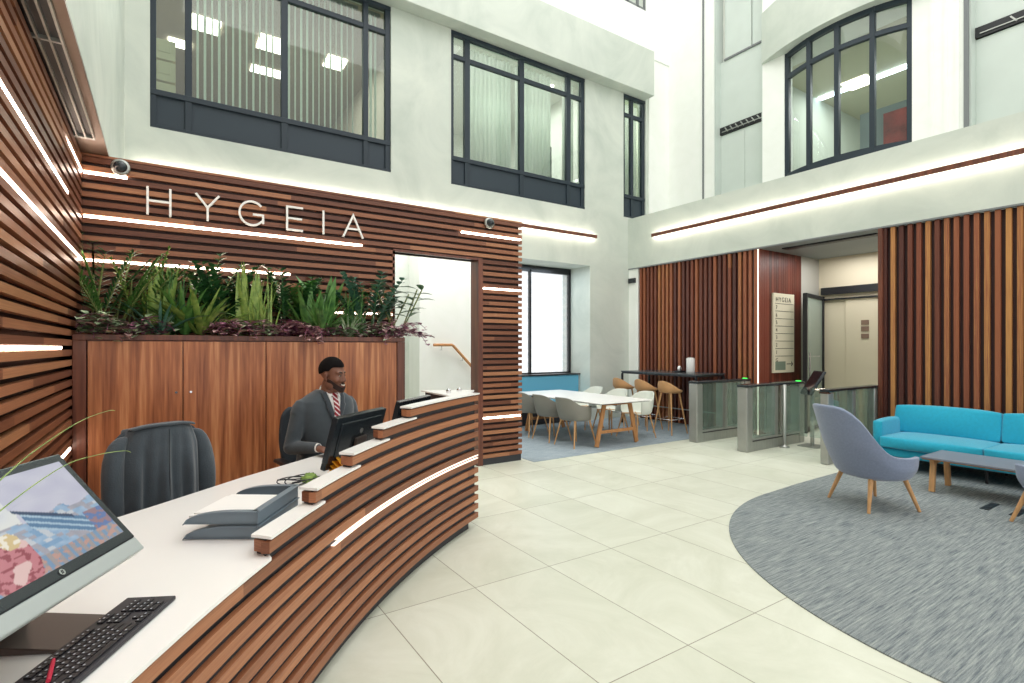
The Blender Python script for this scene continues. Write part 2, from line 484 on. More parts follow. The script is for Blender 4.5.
def slots_soffit():
    mb = MB(); z = 3.372
    mb.box(-.70, -3, z, -.418, 6.2, z+.024)
    return mb
struct('ceiling_soffit_left', slots_soffit(), mat('bronze metal soffit', (132,112,98), .35, metal=.6))

# timber slat walls --------------------------------------------------
def bar_uv(u0, u1, k):
    return [[(u0,k+.1),(u0,k+.3),(u1,k+.3),(u1,k+.1)], [(u0,k+.5),(u1,k+.5),(u1,k+.8),(u0,k+.8)], [(u0,k+.1),(u1,k+.1),(u1,k+.5),(u0,k+.5)],
            [(u1,k+.1),(u1,k+.3),(u1,k+.5),(u1,k+.2)], [(u1,k+.1),(u0,k+.1),(u0,k+.5),(u1,k+.5)], [(u0,k+.1),(u0,k+.3),(u0,k+.5),(u0,k+.2)]]
def bar_uv_y(u0, u1, k):   # bar running along Y
    return [[(u0,k+.1),(u1,k+.1),(u1,k+.3),(u0,k+.3)], [(u0,k+.5),(u0,k+.8),(u1,k+.8),(u1,k+.5)], [(u0,k+.1),(u0,k+.3),(u0,k+.5),(u0,k+.2)],
            [(u0,k+.1),(u1,k+.1),(u1,k+.5),(u0,k+.5)], [(u1,k+.1),(u1,k+.3),(u1,k+.5),(u1,k+.2)], [(u1,k+.1),(u0,k+.1),(u0,k+.5),(u1,k+.5)]]
YW = 6.14
DX0, DX1, DZ = 2.36, 3.525, 2.765      # doorway in the slat wall
X1 = 4.24
mb = MB()
for n in range(1, 42):
    zc = .035+.08*n
    z0, z1 = zc-.0235, zc+.0235
    if z0 < DZ:
        mb.box(-.66, YW, z0, DX0, YW+.045, z1, uv=bar_uv(0, DX0+.66, n))
        mb.box(DX1+.07, YW, z0, X1, YW+.045, z1, uv=bar_uv(5, 5+X1-DX1, n+200))
    else:
        mb.box(-.66, YW, z0, X1, YW+.045, z1, uv=bar_uv(0, X1+.66, n+400))
mb.box(-.66, YW+.002, 3.345, X1, YW+.20, 3.368, uv=bar_uv(0, 4.9, 700))
sw = struct('wall_slatted', mb, M['slat'])
mb = MB()
mb.box(-.70, YW+.046, 0, DX0, YW+.16, 3.345); mb.box(DX1+.07, YW+.046, 0, X1-.03, YW+.16, 3.345); mb.box(DX0, YW+.046, DZ, DX1+.07, YW+.16, 3.345)
build('backing', mb, M['back'], sw)
mb = MB()
mb.box(DX1, YW-.01, 0, DX1+.07, YW+.20, DZ+.0); mb.box(DX0-.02, YW-.0, DZ, DX1+.07, YW+.20, DZ+.03); mb.box(DX0-.03, YW-.0, 0, DX0, YW+.2, DZ)
build('door_lining', mb, M['frame_v'], sw)
mb = MB(); mb.box(DX1+.07, YW+.006, 0, X1-.012, YW+.045, .09); build('kickboard', mb, M['kick'], sw)
# left timber wall
mb = MB(); XC = -.61
for n in range(1, 42):
    zc = .035+.08*n
    mb.box(XC-.045, -2.5, zc-.0235, XC, YW, zc+.0235, uv=bar_uv_y(0, 8.6, n+900))
struct('wall_left_slatted', mb, M['slat'])

# LED lines let into the gaps of the slats
def led_line(mb, p0, p1, w=.02):
    mb.beam(p0, p1, .03, w)
leds = [(-.60, -.28, 3.115+.08), (-.60, 1.954, 2.795), (-.60, 1.16, 2.395), (1.2, 2.33, 1.995), (3.283, 4.215, 3.115), (3.62, 4.215, 2.395), (3.62, 4.215, .635)]
for i, (a, b, z) in enumerate(leds):
    where = ['short light line at the top left corner by the dome camera', 'long light line running just under the white letters', 'light line glowing behind the tall plants, left part',
             'low light line behind the plants at the right, half hidden', 'light line at the top right of the slatted wall', 'light line beside the head of the doorway', 'lowest light line near the floor right of the doorway'][i]
    mb = MB(); mb.box(a, YW-.002, z-.010, b, YW+.03, z+.010)
    single('led_strip', mb, M['led'], where, 'light', (a, YW, z), 'light lines in the slatted wall facing the room')
for i, (a, b, z) in enumerate([(2.2, 5.3, 2.755+.04), (5.35, 6.12, 3.195), (-1, 6.13, 2.395), (1.0, 4.98, 1.595), (5.05, 5.42, .795)]):
    where = ['upper slanting light line on the left timber wall', 'short light line on the left timber wall under the soffit', 'long light line on the left timber wall meeting the planter light',
             'level light line on the left timber wall at cabinet height', 'small bright light line low on the left wall by the monitor'][i]
    mb = MB(); mb.box(XC-.03, a, z-.010, XC+.002, b, z+.010)
    single('led_strip', mb, M['led'], where, 'light', (XC, a, z), 'light lines in the left timber wall')

# behind the doorway: stair wall and handrail
mb = MB(); mb.box(3.58, 8.2, 0, 4.9, 8.3, 3.3); mb.box(3.58, 8.3, 0, 3.66, YA, 3.3); mb.box(4.82, 8.3, 0, 4.9, YA, 3.3)
struct('wall_stair', mb, M['white'])
hr = thing('handrail', 'wooden handrail sloping down the white stair wall behind the doorway', 'handrail', (3.83, 8.14, 0))
mb = MB(); mb.tube([(3.80,8.12,1.635),(4.14,8.12,1.635),(4.17,8.12,1.62),(4.85,8.12,.94)], .024, 12)
build('rail', mb, M['oakdark'], hr, world=True)
for x, z in ((3.95,1.61),(4.35,1.42),(4.75,1.02)):
    mb = MB(); mb.tube([(x,8.19,z-.06),(x,8.12,z-.06),(x,8.12,z-.0)], .007, 8); build('bracket', mb, M['chrome'], hr, world=True)

# ground floor side wall (B): band, vertical slats
mb = MB(); mb.box(XB, -3, 3.40, XS+.02, YA, 4.54); struct('wall_right_band', mb, M['plaster'])
mb = MB(); mb.box(XB, -3, 3.375, XB+.06, YA, 3.40); mb.box(9.02, 5.47, 3.375, XS, YA, 3.40); struct('trim_band', mb, M['trimgrey'])
def vslats(name, y0, y1, k0):
    mb = MB(); n = int(round((y1-y0)/.107)); p = (y1-y0)/n
    for i in range(n):
        a = y0+p*i+.012; b = a+.056
        k = k0+i
        uv = [[(0,k+.1)]*4, [(3.3,k+.1)]*4, [(0,k+.1),(0,k+.3),(3.3,k+.3),(3.3,k+.1)], [(0,k+.4),(0,k+.6),(3.3,k+.6),(3.3,k+.4)], [(0,k+.1),(0,k+.3),(3.3,k+.3),(3.3,k+.1)], [(0,k+.7),(0,k+.9),(3.3,k+.9),(3.3,k+.7)]]
        uv[5] = [(0,k+.5),(0,k+.9),(3.3,k+.9),(3.3,k+.5)]
        uv[5] = [(0,k+.9),(0,k+.5),(3.3,k+.5),(3.3,k+.9)]
        mb.box(XB+.03, a, .02, XB+.085, b, 3.372, uv=uv)
    o = struct(name, mb, M['vslat'])
    mb = MB(); mb.box(XB+.086, y0, 0, XB+.2, y1, 3.375); build('backing', mb, mat('plum brown backing', (66,44,44), .7), o)
    return o
vslats('wall_right_slatted', 5.50, 8.37, 0)
vslats('wall_right_slatted_front', -2.2, 3.55, 60)
mb = MB(); mb.box(XB+.02, 8.37, 0, XB+.2, YA, 3.375); struct('wall_right_return', mb, M['white'])
mb = MB(); mb.box(XB+.0, 3.50, 0, XB+.2, 3.56, 3.375); struct('trim_recess', mb, M['frame_v'])
mb = MB(); mb.box(XB+.015, 5.478, .0, XB+.03, 5.492, 3.37)
single('led_strip', mb, M['led_soft'], 'upright light line on the corner of the slatted wall by the directory', 'light', (XB+.02, 5.47, 0))
# recess
mb = MB()
for i in range(18):
    a = XB+.045+i*(10.42-XB-.045)/18; b = a+(10.42-XB-.045)/18-.006
    uv = [[(0, i+.5)]*4]*2+[[(0,i+.1),(0,i+.9),(3.3,i+.9),(3.3,i+.1)]]+[[(0,i+.5)]*4]*3
    mb.box(a, 5.47, 0, b, 5.55, 3.375, uv=uv)
o = struct('wall_recess_panelled', mb, M['redpanel'])
mb = MB(); mb.box(XB+.05, 5.50, 0, 10.42, 5.6, 3.37); build('backing', mb, M['back'], o)
mb = MB(); mb.box(10.42, 5.47, 0, 11.4, 5.6, 3.6); struct('wall_recess_side', mb, M['greywall'])
mb = MB(); mb.box(11.1, 3.2, 0, 11.3, 5.47, 3.6); struct('wall_recess_back', mb, M['cream'])
mb = MB(); mb.box(XB+.2, 3.4, 0, 11.1, 3.52, 3.6); struct('wall_recess_near', mb, M['greywall'])
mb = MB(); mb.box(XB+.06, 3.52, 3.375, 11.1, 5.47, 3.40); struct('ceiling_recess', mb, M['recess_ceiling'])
mb = MB(); mb.box(9.25, 3.7, 3.355, 9.45, 5.2, 3.374); mb.box(9.28, 3.73, 3.35, 9.42, 5.17, 3.356)
single('ceiling_slot', mb, M['black'], 'long dark slot grille in the grey ceiling over the lift lobby recess', 'ceiling grille', (9.35, 4.4, 3.35))

# set-back upper side wall with lift openings and the curved bay
Y_o1 = (6.20, 7.36); Y_o2 = (.9, 2.88)
mb = MB()
mb.box(XS, Y_o1[1], 4.54, XS+.3, YA, TOPZ)
mb.box(XS, 5.74, 4.54, XS+.3, Y_o1[0], TOPZ)
mb.box(XS, Y_o2[1], 4.54, XS+.3, 3.60, TOPZ)
mb.box(XS, 3.60, 8.45, XS+.3, 5.74, TOPZ)
mb.box(XS, -3, 4.54, XS+.3, Y_o2[0], TOPZ)
mb.box(XS+.45, Y_o2[0]-.2, 4.54, XS+.6, Y_o2[1]+.2, TOPZ); mb.box(XS+.45, Y_o1[0]-.2, 4.54, XS+.6, Y_o1[1]+.2, TOPZ)
struct('wall_right_upper', mb, M['white'])
# pilasters / grooves beside the openings
mb = MB()
for y in (3.30, 3.12, 2.98): mb.box(XS-.02, y, 4.54, XS, y+.05, TOPZ)
for y in (7.33,): mb.box(XS-.03, y, 4.54, XS, y+.05, TOPZ)
struct('trim_pilaster', mb, M['white'])
M['palepanel'] = mat('pale grey glass panel', (206,216,210), .3, var=.04, vscale=2)
def lift(y0, y1, label, ztop=TOPZ):
    t = thing('lift_door', label, 'lift door', (XS+.3, (y0+y1)/2, 4.54), 0, 'lift doors in the upper side wall')
    w = (y1-y0)
    for a, b in ((y0+.04, y0+w*.46), (y0+w*.465, y1-.04)):
        mb = MB(); mb.box(XS+.22, a, 4.56, XS+.26, b, 6.36); build('door_leaf', mb, M['palepanel'], t, world=True, bevel=.004)
    mb = MB(); mb.box(XS+.18, y0+.03, 6.37, XS+.28, y1-.03, 6.53)
    build('header', mb, M['black'], t, world=True)
    mb = MB()
    for i in range(7): mb.beam((XS+.17, y0+.15+i*w*.11, 6.40), (XS+.17, y0+.22+i*w*.11, 6.50), .02, .02)
    mb.beam((XS+.17, y0+.1, 6.42), (XS+.17, y1-.1, 6.42), .015, .015)
    build('track', mb, M['steel'], t, world=True)
    mb = MB(); mb.box(XS+.2, y0+.03, 6.54, XS+.24, y1-.03, 8.0); build('fascia_panel', mb, M['palepanel'], t, world=True)
    mb = MB(); mb.box(XS+.22, y0+w*.33, 8.04, XS+.25, y0+w*.96-.1, TOPZ); mb.box(XS+.22, y0+.05, 8.04, XS+.25, y0+w*.31, TOPZ); build('upper_leaf', mb, M['palepanel'], t, world=True, bevel=.004)
    mb = MB(); mb.box(XS+.17, y0+.03, 8.0, XS+.26, y1-.15, 8.04); build('sill', mb, M['trimgrey'], t, world=True)
    mb = MB(); mb.box(XS+.02, y1-.04, 4.54, XS+.3, y1, ztop); mb.box(XS+.02, y0, 4.54, XS+.3, y0+.03, ztop); build('jamb', mb, M['palepanel'], t, world=True)
lift(Y_o1[0], Y_o1[1], 'pale lift door with black header left of the curved window')
lift(Y_o2[0], Y_o2[1], 'pale lift door with black header at the top right edge')
mb = MB(); mb.box(XS-.02, 7.60, 4.54, XS-.001, 7.64, TOPZ); mb.box(XS-.03, 2.86, 4.54, XS-.0, 2.92, TOPZ)
struct('trim_frame_line', mb, M['trimgrey'])  # grey frame uprights beside the lift openings

def arcpts(c, r, y0, y1, n):
    return [(c[0]-math.sqrt(r*r-(y-c[1])**2), y) for y in [y0+(y1-y0)*i/n for i in range(n+1)]]
# curved fascia above the bay
fc = (13.40, 4.64); fr = 3.5
pts = arcpts(fc, fr, 3.08, 6.20, 24)
mb = MB(); mb.prism([(p[0], p[1]) for p in pts] + [(XS+.6, 6.20), (XS+.6, 3.08)], 7.42, 8.45); struct('wall_bay_fascia', mb, M['plaster'])
# bay window
bc = (12.28, 4.66); br = 2.2
bx = lambda y: bc[0]-math.sqrt(br*br-(y-bc[1])**2)
bw = thing('window_4', None, None, (10.1, 4.66, 4.54)); bw['kind'] = 'structure'
ys = [5.715, 5.20, 4.67, 4.07, 3.62]
ys = [yat(787, 10.34), yat(808.5, 10.14), yat(836.5, 10.08), yat(871.5, 10.13), yat(909.5, 10.33)]
mb = MB()
for y in ys: mb.box(bx(y)-.03, y-.04, 4.50, bx(y)+.05, y+.04, 7.42)
def strip(mb, z0, z1, d0=-.03, d1=.05):
    n = 24
    P = [ys[-1]+(ys[0]-ys[-1])*i/n for i in range(n+1)]
    mb.loft([[(bx(y)+d0, y, z0), (bx(y)+d1, y, z0), (bx(y)+d1, y, z1), (bx(y)+d0, y, z1)] for y in P], smooth=False)
strip(mb, 6.90, 6.98); strip(mb, 7.33, 7.42); strip(mb, 4.50, 5.03)
build('window_frame', mb, M['frame'], bw, world=True)
for i in range(4):
    mb = MB(); n = 5; P = [ys[i]+(ys[i+1]-ys[i])*k/n for k in range(n+1)]
    mb.grid([[(bx(y)+.015, y, z) for y in P] for z in (5.0, 7.36)])
    build('pane', mb, M['glass'], bw, world=True, fix=False)

# windows of the back facade
def facade_window(name, x0, x1, mull, z0=4.585, z1=7.42, zt=(6.93, 7.01), zs_=(5.045, 5.12)):
    w = thing(name, None, None, ((x0+x1)/2, YA, z0)); w['kind'] = 'structure'
    mb = MB(); y0, y1 = YA+.03, YA+.11
    mb.box(x0, y0, z0, x0+.07, y1, z1); mb.box(x1-.09, y0, z0, x1, y1, z1)
    for a, b in mull: mb.box(a, y0, z0, b, y1, z1)
    mb.box(x0, y0-.02, z0, x1, y1, z0+.05); mb.box(x0, y0-.02, z1-.07, x1, y1, z1)
    mb.box(x0, y0+.006, zt[0], x1, y1-.006, zt[1]); mb.box(x0, y0-.012, zs_[0], x1, y1-.006, zs_[1])
    build('window_frame', mb, M['frame'], w, world=True, bevel=.004, seg=1)
    ed = [x0+.07]+[v for ab in mull for v in ab]+[x1-.09]
    for i in range(0, len(ed), 2):
        mb = MB(); mb.box(ed[i], y0+.03, z0+.05, ed[i+1], y0+.06, zs_[0]); build('sill_panel', mb, M['panel'], w, world=True)
        mb = MB(); mb.box(ed[i], y0+.04, zs_[1], ed[i+1], y0+.05, zt[0]); build('pane', mb, M['glass'], w, world=True)
        mb = MB(); mb.box(ed[i], y0+.04, zt[1], ed[i+1], y0+.05, z1-.07); build('top_pane', mb, M['glass'], w, world=True)
facade_window('window_1', W1[0], W1[1], [(.26,.345),(1.515,1.61),(2.785,2.87)])
facade_window('window_2', W2[0], W2[1], [(4.70,4.81),(5.94,6.05),(7.15,7.26)])
facade_window('window_3', W3[0], W3[1], [(9.07,9.15)])

# rooms behind the upper windows
def room(name, x0, x1, y0, y1, z0, z1, m, lights, lm, mf=None):
    t = thing(name, None, None, ((x0+x1)/2, y0, z0)); t['kind'] = 'structure'
    mb = MB(); e = .06
    mb.box(x0-e, y0, z0, x0, y1, z1); mb.box(x1, y0, z0, x1+e, y1, z1); mb.box(x0-e, y1, z0, x1+e, y1+e, z1)
    build('room_walls', mb, m, t, world=True)
    mb = MB(); mb.box(x0-e, y0, z1, x1+e, y1+e, z1+e); build('room_ceiling', mb, mf or m, t, world=True)
    mb = MB(); mb.box(x0-e, y0, z0-e, x1+e, y1+e, z0); build('room_floor', mb, m, t, world=True)
    for (x, y, w, d) in lights:
        mb = MB(); mb.box(x-w/2, y-d/2, z1-.03, x+w/2, y+d/2, z1-.002); build('room_light', mb, lm, t, world=True)
    return t
M['roomlight'] = emis('office ceiling light', (255,246,230), 6)
M['office'] = mat('office taupe paint', (178,172,156), .8)
M['officeceil'] = mat('office ceiling', (150,142,128), .8)
room('wall_office_first', -.6, 3.9, YA+.25, 15.5, 4.4, 7.7, M['office'], [(.67,11.5,.5,.5),(1.83,11.5,.5,.55),(1.95,12.7,.7,.3),(3.08,11.5,.4,.5),(.29,12.5,.4,.3)], M['roomlight'], M['officeceil'])
room('wall_office_second', 4.05, 8.2, YA+.25, 13.5, 4.4, 7.7, mat('office cream paint', (206,206,200), .8), [(4.6,10.3,.4,.4),(6.4,10.6,.5,.5),(7.4,9.9,.4,.4)], M['roomlight'])
room('wall_office_third', 8.3, 10.1, YA+.25, 11, 4.4, 7.7, mat('office pale paint', (196,200,184), .8), [(9.1,9.8,.5,.5)], M['roomlight'])
# low partition seen in the first office
mb = MB(); mb.box(-.5, 11.3, 4.4, 3.8, 11.4, 6.15); single('office_partition', mb, mat('pale green screen', (176,192,180), .6), 'pale green partition standing inside the upper office behind the vertical blinds', 'partition', (1.6, 11.3, 4.4))
mb = MB(); mb.box(.5, 9.5, 4.4, 2.9, 9.95, 5.22); single('office_sideboard', mb, mat('tan cardboard', (176,150,104), .7), 'tan storage unit behind the office blinds in the widest upper window', 'storage unit', (1.7, 9.7, 4.4), bevel=.01)
for i, z in enumerate((5.2, 5.52, 5.84)):
    mb = MB(); mb.box(-.12, 9.3, z, .16, 9.65, z+.29); mb.box(-.06, 9.29, z+.1, .1, 9.3, z+.22)
    single('archive_box', mb, mat('cream card %d' % i, (214,206,172), .7), ['bottom cream archive box at the left end of the widest upper window', 'middle cream archive box at the left end of the widest upper window', 'topmost cream archive box at the left end of the widest upper window'][i], 'box', (0, 9.5, z), 'archive boxes piled in the office', bevel=.01)
mb = MB(); mb.box(-.15, 9.25, 4.4, .2, 9.7, 5.199); single('archive_cabinet', mb, M['office'], 'grey cabinet under the cream archive boxes in the upper office', 'cabinet', (0, 9.5, 4.4))
# blinds and curtains
def sheer(name, col, f=.5):
    m = bpy.data.materials.new(name); m.use_nodes = True; N = m.node_tree.nodes; L = m.node_tree.links; N.remove(N['Principled BSDF'])
    d = N.new('ShaderNodeBsdfDiffuse'); t = N.new('ShaderNodeBsdfTranslucent'); x = N.new('ShaderNodeMixShader'); x.inputs[0].default_value = f
    ns = N.new('ShaderNodeTexNoise'); ns.inputs['Scale'].default_value = 6; r = N.new('ShaderNodeValToRGB'); L.new(ns.outputs['Fac'], r.inputs[0])
    r.color_ramp.elements[0].color = tuple(v*.93 for v in lin(col)[:3])+(1,); r.color_ramp.elements[1].color = lin(col)
    L.new(r.outputs[0], d.inputs[0]); L.new(r.outputs[0], t.inputs[0])
    L.new(d.outputs[0], x.inputs[1]); L.new(t.outputs[0], x.inputs[2]); L.new(x.outputs[0], N['Material Output'].inputs[0]); return m
M['blind'] = sheer('translucent blind fabric', (226,234,224), .4)
def blind(x0, x1, step, label, z0=5.13, z1=7.35, ang=70):
    t = thing('vertical_blind', label, 'blind', ((x0+x1)/2, YA+.3, z0))
    mb = MB(); mb.box(x0, YA+.27, z1, x1, YA+.33, z1+.05); build('head_rail', mb, M['trimgrey'], t, world=True)
    mb = MB(); n = int((x1-x0)/step)
    for i in range(n):
        x = x0+step*(i+.5); w = .045; a = R_(ang+random.uniform(-6, 6))
        dx, dy = w*math.cos(a), w*math.sin(a)
        mb.beam((x, YA+.30, z0), (x, YA+.30, z1), .003, .088, up=(dx, dy, 0))
    build('vanes', mb, M['blind'], t, world=True, kind='stuff')
blind(.38, 1.50, .092, 'pale vertical blind in the second bay of the widest upper window')
blind(1.63, 2.77, .092, 'pale vertical blind in the third bay of the widest upper window', ang=62)
blind(2.88, 3.16, .08, 'narrow vertical blind in the right bay of the widest upper window', ang=50)
M['curtain'] = sheer('cream curtain', (238,240,235), .5)
def curtain(x0, x1, label, z0=4.8, z1=7.4, amp=.035, wl=.1):
    mb = MB(); n = int((x1-x0)/.014)
    row = [(x0+(x1-x0)*i/n, YA+.36+amp*math.sin(2*math.pi*i*(x1-x0)/n/wl)+.01*math.sin(i*.37)) for i in range(n+1)]
    mb.grid([[(p[0], p[1], z) for p in row] for z in (z0, z1)])
    single('curtain', mb, M['curtain'], label, 'curtain', ((x0+x1)/2, YA+.36, z0), 'cream curtains behind the upper windows', solid=.004, off=0, fix=False)
curtain(4.9, 5.95, 'cream pleated curtain hanging in the left half of the middle upper window')
curtain(6.05, 6.95, 'cream pleated curtain hanging in the right half of the middle upper window')
curtain(7.3, 7.62, 'narrow cream curtain at the right end of the middle upper window')
curtain(8.8, 9.6, 'cream curtain filling the tall narrow upper window at the corner')
mb = MB(); mb.box(6.98, 9.4, 4.4, 7.3, 9.5, 6.1); single('dark_cupboard', mb, mat('dark grey laminate', (60,62,62), .5), 'dark cupboard seen through the gap of the curtains in the middle window', 'cupboard', (7.1, 9.4, 4.4))
# room behind the curved bay
t = thing('wall_office_bay', None, None, (12, 4.6, 4.54)); t['kind'] = 'structure'
mb = MB(); x0, x1, y0, y1, z0, z1 = XS+.3, 15.0, 3.0, 6.35, 4.45, 7.6
mb.box(x0, y0-.06, z0, x1, y0, z1); mb.box(x0, y1, z0, x1, y1+.06, z1); mb.box(x1, y0, z0, x1+.06, y1, z1)
build('room_walls', mb, mat('bay room grey green', (178,186,176), .8), t, world=True)
mb = MB(); mb.box(x0+.31, y0, 7.421, x1, y1, z1+.06); build('room_ceiling', mb, mat('bay room ceiling', (176,178,156), .8), t, world=True)
mb = MB(); mb.box(x0, y0, z0-.06, x1, y1, z0); build('room_floor', mb, M['office'], t, world=True)
mb = MB(); mb.box(12.75, 3.3, 7.37, 12.85, 6.3, 7.42); build('room_light', mb, emis('cool office light line', (225,238,255), 10), t, world=True)
mb = MB(); mb.box(12.5, 3.6, 7.40, 13, 4.1, 7.418); mb.box(12.5, 5.2, 7.40, 13, 5.7, 7.418); build('room_light', mb, M['roomlight'], t, world=True)
mb = MB(); mb.box(13.2, 3.01, 5.2, 14.8, 3.04, 6.9); 
mb = MB(); mb.box(11.6, 4.05, 5.25, 11.64, 4.52, 6.1); single('red_poster', mb, mat('red print', (186,70,66), .5, col2=(120,40,44), vscale=3), 'red picture panel seen through the right pane of the curved window', 'picture', (11.6, 4.3, 5.25))
mb = MB(); mb.box(11.65, 3.6, 4.45, 11.7, 4.95, 6.25); single('office_screen', mb, mat('blue grey screen', (130,146,150), .6), 'blue grey screen standing in the room behind the curved window', 'partition', (11.65, 4.3, 4.45))
mb = MB()
for i in range(6): mb.box(11.0, 5.25+i*.1, 4.46, 11.35, 5.31+i*.1, 4.9+.12*math.sin(i*1.3))
mb.box(11.0, 5.2, 4.46, 11.4, 5.9, 4.7)
single('wooden_crate', mb, M['oakdark'], 'brown timber slatted item standing low in the second pane of the curved window', 'crate', (11.1, 5.5, 4.46))

# wall wash light bars on the upper plaster
def wash(name, p0, p1, nrm, label):
    t = thing(name, label, 'wall light', p0, 0, 'wooden light bars on the plaster walls')
    p0 = Vector(p0); p1 = Vector(p1); n = Vector(nrm)
    mb = MB(); mb.beam(p0+n*.105, p1+n*.105, .03, .07); build('timber_bar', mb, M['frame_v'], t, world=True)
    mb = MB(); mb.beam(p0+n*.082, p1+n*.082, .012, .045); build('led_strip', mb, M['led_strong'], t, world=True, label='glowing light strip behind the bar')
wash('wall_light', (-.3, YA, 4.0), (7.88, YA, 4.0), (0,-1,0), 'long wooden light bar washing the back wall above the bay window')
wash('wall_light', (XB, -2.5, 4.02), (XB, 7.86, 4.02), (-1,0,0), 'long wooden light bar washing the right plaster band above the lounge')

# ground floor bay window: frame, bright screen, ledge, bench
w = thing('window_6', None, None, (6.1, 9.32, 1)); w['kind'] = 'structure'
mb = MB(); y0 = 9.30
mb.box(4.5, y0, 3.24, 7.78, y0+.08, 3.375); mb.box(7.72, y0, 1.0, 7.78, y0+.08, 3.3); mb.box(6.63, y0, 1.0, 6.67, y0+.08, 3.3); mb.box(4.5, y0, 1.0, 7.78, y0+.08, 1.04); mb.box(5.4, y0, 1.0, 5.44, y0+.08, 3.3)
build('window_frame', mb, M['black'], w, world=True)
def screen_mat():
    m = bpy.data.materials.new('frosted lattice film'); m.use_nodes = True; nt = m.node_tree; N = nt.nodes; L = nt.links
    N.remove(N['Principled BSDF'])
    d = N.new('ShaderNodeBsdfTranslucent'); d2 = N.new('ShaderNodeBsdfTransparent'); mx = N.new('ShaderNodeMixShader'); mx.inputs[0].default_value = .8
    g = N.new('ShaderNodeNewGeometry'); mp = N.new('ShaderNodeMapping'); mp.inputs['Rotation'].default_value = (0, R_(45), 0); mp.inputs['Scale'].default_value = (7, 7, 7)
    L.new(g.outputs['Position'], mp.inputs[0])
    ch = N.new('ShaderNodeTexChecker'); ch.inputs['Scale'].default_value = 1; ch.inputs['Color1'].default_value = (.97,.98,1,1); ch.inputs['Color2'].default_value = (.92,.95,.98,1)
    L.new(mp.outputs[0], ch.inputs[0]); L.new(ch.outputs[0], d.inputs[0]); L.new(ch.outputs[0], d2.inputs[0])
    L.new(d.outputs[0], mx.inputs[1]); L.new(d2.outputs[0], mx.inputs[2]); L.new(mx.outputs[0], N['Material Output'].inputs[0])
    return m
mb = MB(); mb.box(4.5, y0+.05, 1.0, 7.78, y0+.056, 3.3); build('pane', mb, screen_mat(), w, world=True)
bn = thing('window_bench', 'long blue upholstered bench built under the bay window', 'bench', (6.1, 8.9, 0))
M['blue'] = mat('sky blue upholstery', (96,170,198), .8, sheen=.3)
mb = MB(); mb.box(4.52, 8.68, .02, 7.76, 9.05, .40); build('base', mb, M['kick'], bn, world=True)
mb = MB(); mb.box(4.52, 8.62, .40, 7.74, 9.05, .50); build('seat', mb, M['blue'], bn, world=True, bevel=.02)
mb = MB(); mb.box(4.52, 8.98, .505, 7.74, 9.08, .985); build('backrest', mb, M['blue'], bn, world=True, bevel=.015)
mb = MB(); mb.box(4.5, 8.96, .99, 7.77, 9.38, 1.015); build('ledge', mb, M['black'], bn, world=True)

# fill lamps added without fixtures to brighten offices, bay room, stair and lift lobby
def lamp(name, loc, sx, sy, e, col=(1,.985,.96), rot=(0,0,0)):
    l = bpy.data.lights.new(name, 'AREA'); l.shape = 'RECTANGLE'; l.size = sx; l.size_y = sy; l.energy = e; l.color = col
    o = bpy.data.objects.new(name, l); link(o); o.location = loc; o.rotation_euler = rot
lamp('office_fill', (1.6, 11.2, 7.6), 3.5, 3, 95); lamp('office_fill', (6.1, 10.3, 7.6), 3, 2, 110); lamp('office_fill', (9.2, 9.8, 7.6), 1, 1, 40)
lamp('bay_room_fill', (12.6, 4.6, 7.36), 1.5, 2.5, 70); lamp('lift_lobby_fill', (10.2, 4.5, 3.34), 1.2, 1.2, 22); lamp('stair_fill', (3.2, 7.5, 4.2), 2, .8, 45)
lamp('bay_lamp', (6.2, 9.0, 3.33), 2.4, .3, 12, (.75,.88,1))

# air grille in the soffit over the left timber wall
t = thing('air_grille', 'long bronze slot grille in the soffit above the left timber wall', 'air grille', (-.52, 4.0, 3.36))
mb = MB()
for x in (-.645, -.59, -.535, -.48): mb.box(x-.006, 2.2, 3.345, x+.006, 5.62, 3.371)
mb.box(-.65, 5.62, 3.345, -.475, 5.66, 3.371); mb.box(-.65, 3.95, 3.344, -.475, 3.97, 3.371)
build('blades', mb, M['steel'], t, world=True)
mb = MB(); mb.box(-.645, 2.2, 3.366, -.48, 5.62, 3.3715); build('slot', mb, M['black'], t, world=True)
# ---------------------------------------------------------------- planter cupboards
def cupboard(x0, x1, lab, knob_side):
    t = thing('cupboard', lab, 'cupboard', ((x0+x1)/2, 5.8, 0), 0, 'walnut cupboards under the planter')
    mb = MB(); mb.box(x0, 5.53, 0, x1, 6.09, 1.655); build('carcass', mb, M['frame_v'], t, world=True)
    d = MB(); d.box(x0+.004, 5.505, .06, x1-.004, 5.528, 1.648); dd = build('door', d, M['door_v'], t, world=True, bevel=.002)
    if knob_side:
        x = x1-.05 if knob_side > 0 else x0+.06
        k = MB(); k.tube([(x, 5.504, 1.20), (x, 5.496, 1.20)], .010, 12); build('lock', k, M['chrome'], dd, world=True)
XS4 = [-.515, .15, .824, 1.512, 2.137]
cupboard(XS4[0], XS4[1], 'walnut cupboard door at the left, behind the jacket draped chair', 1)
cupboard(XS4[1], XS4[2], 'walnut cupboard door right of the jacket, second from the left wall', -1)
cupboard(XS4[2], XS4[3], 'walnut cupboard door directly behind the seated man', 0)
cupboard(XS4[3], XS4[4], 'rightmost walnut cupboard door beside the doorway', 0)
pl = thing('planter', 'long dark walnut planter trough running on top of the cupboards', 'planter', (.8, 5.8, 1.66))
mb = MB()
mb.box(-.608, 5.5, 1.657, 2.23, 5.54, 1.705); mb.box(-.608, 6.08, 1.657, 2.23, 6.12, 1.705); mb.box(-.608, 5.54, 1.657, -.57, 6.08, 1.705); mb.box(2.19, 5.54, 1.657, 2.23, 6.08, 1.705)
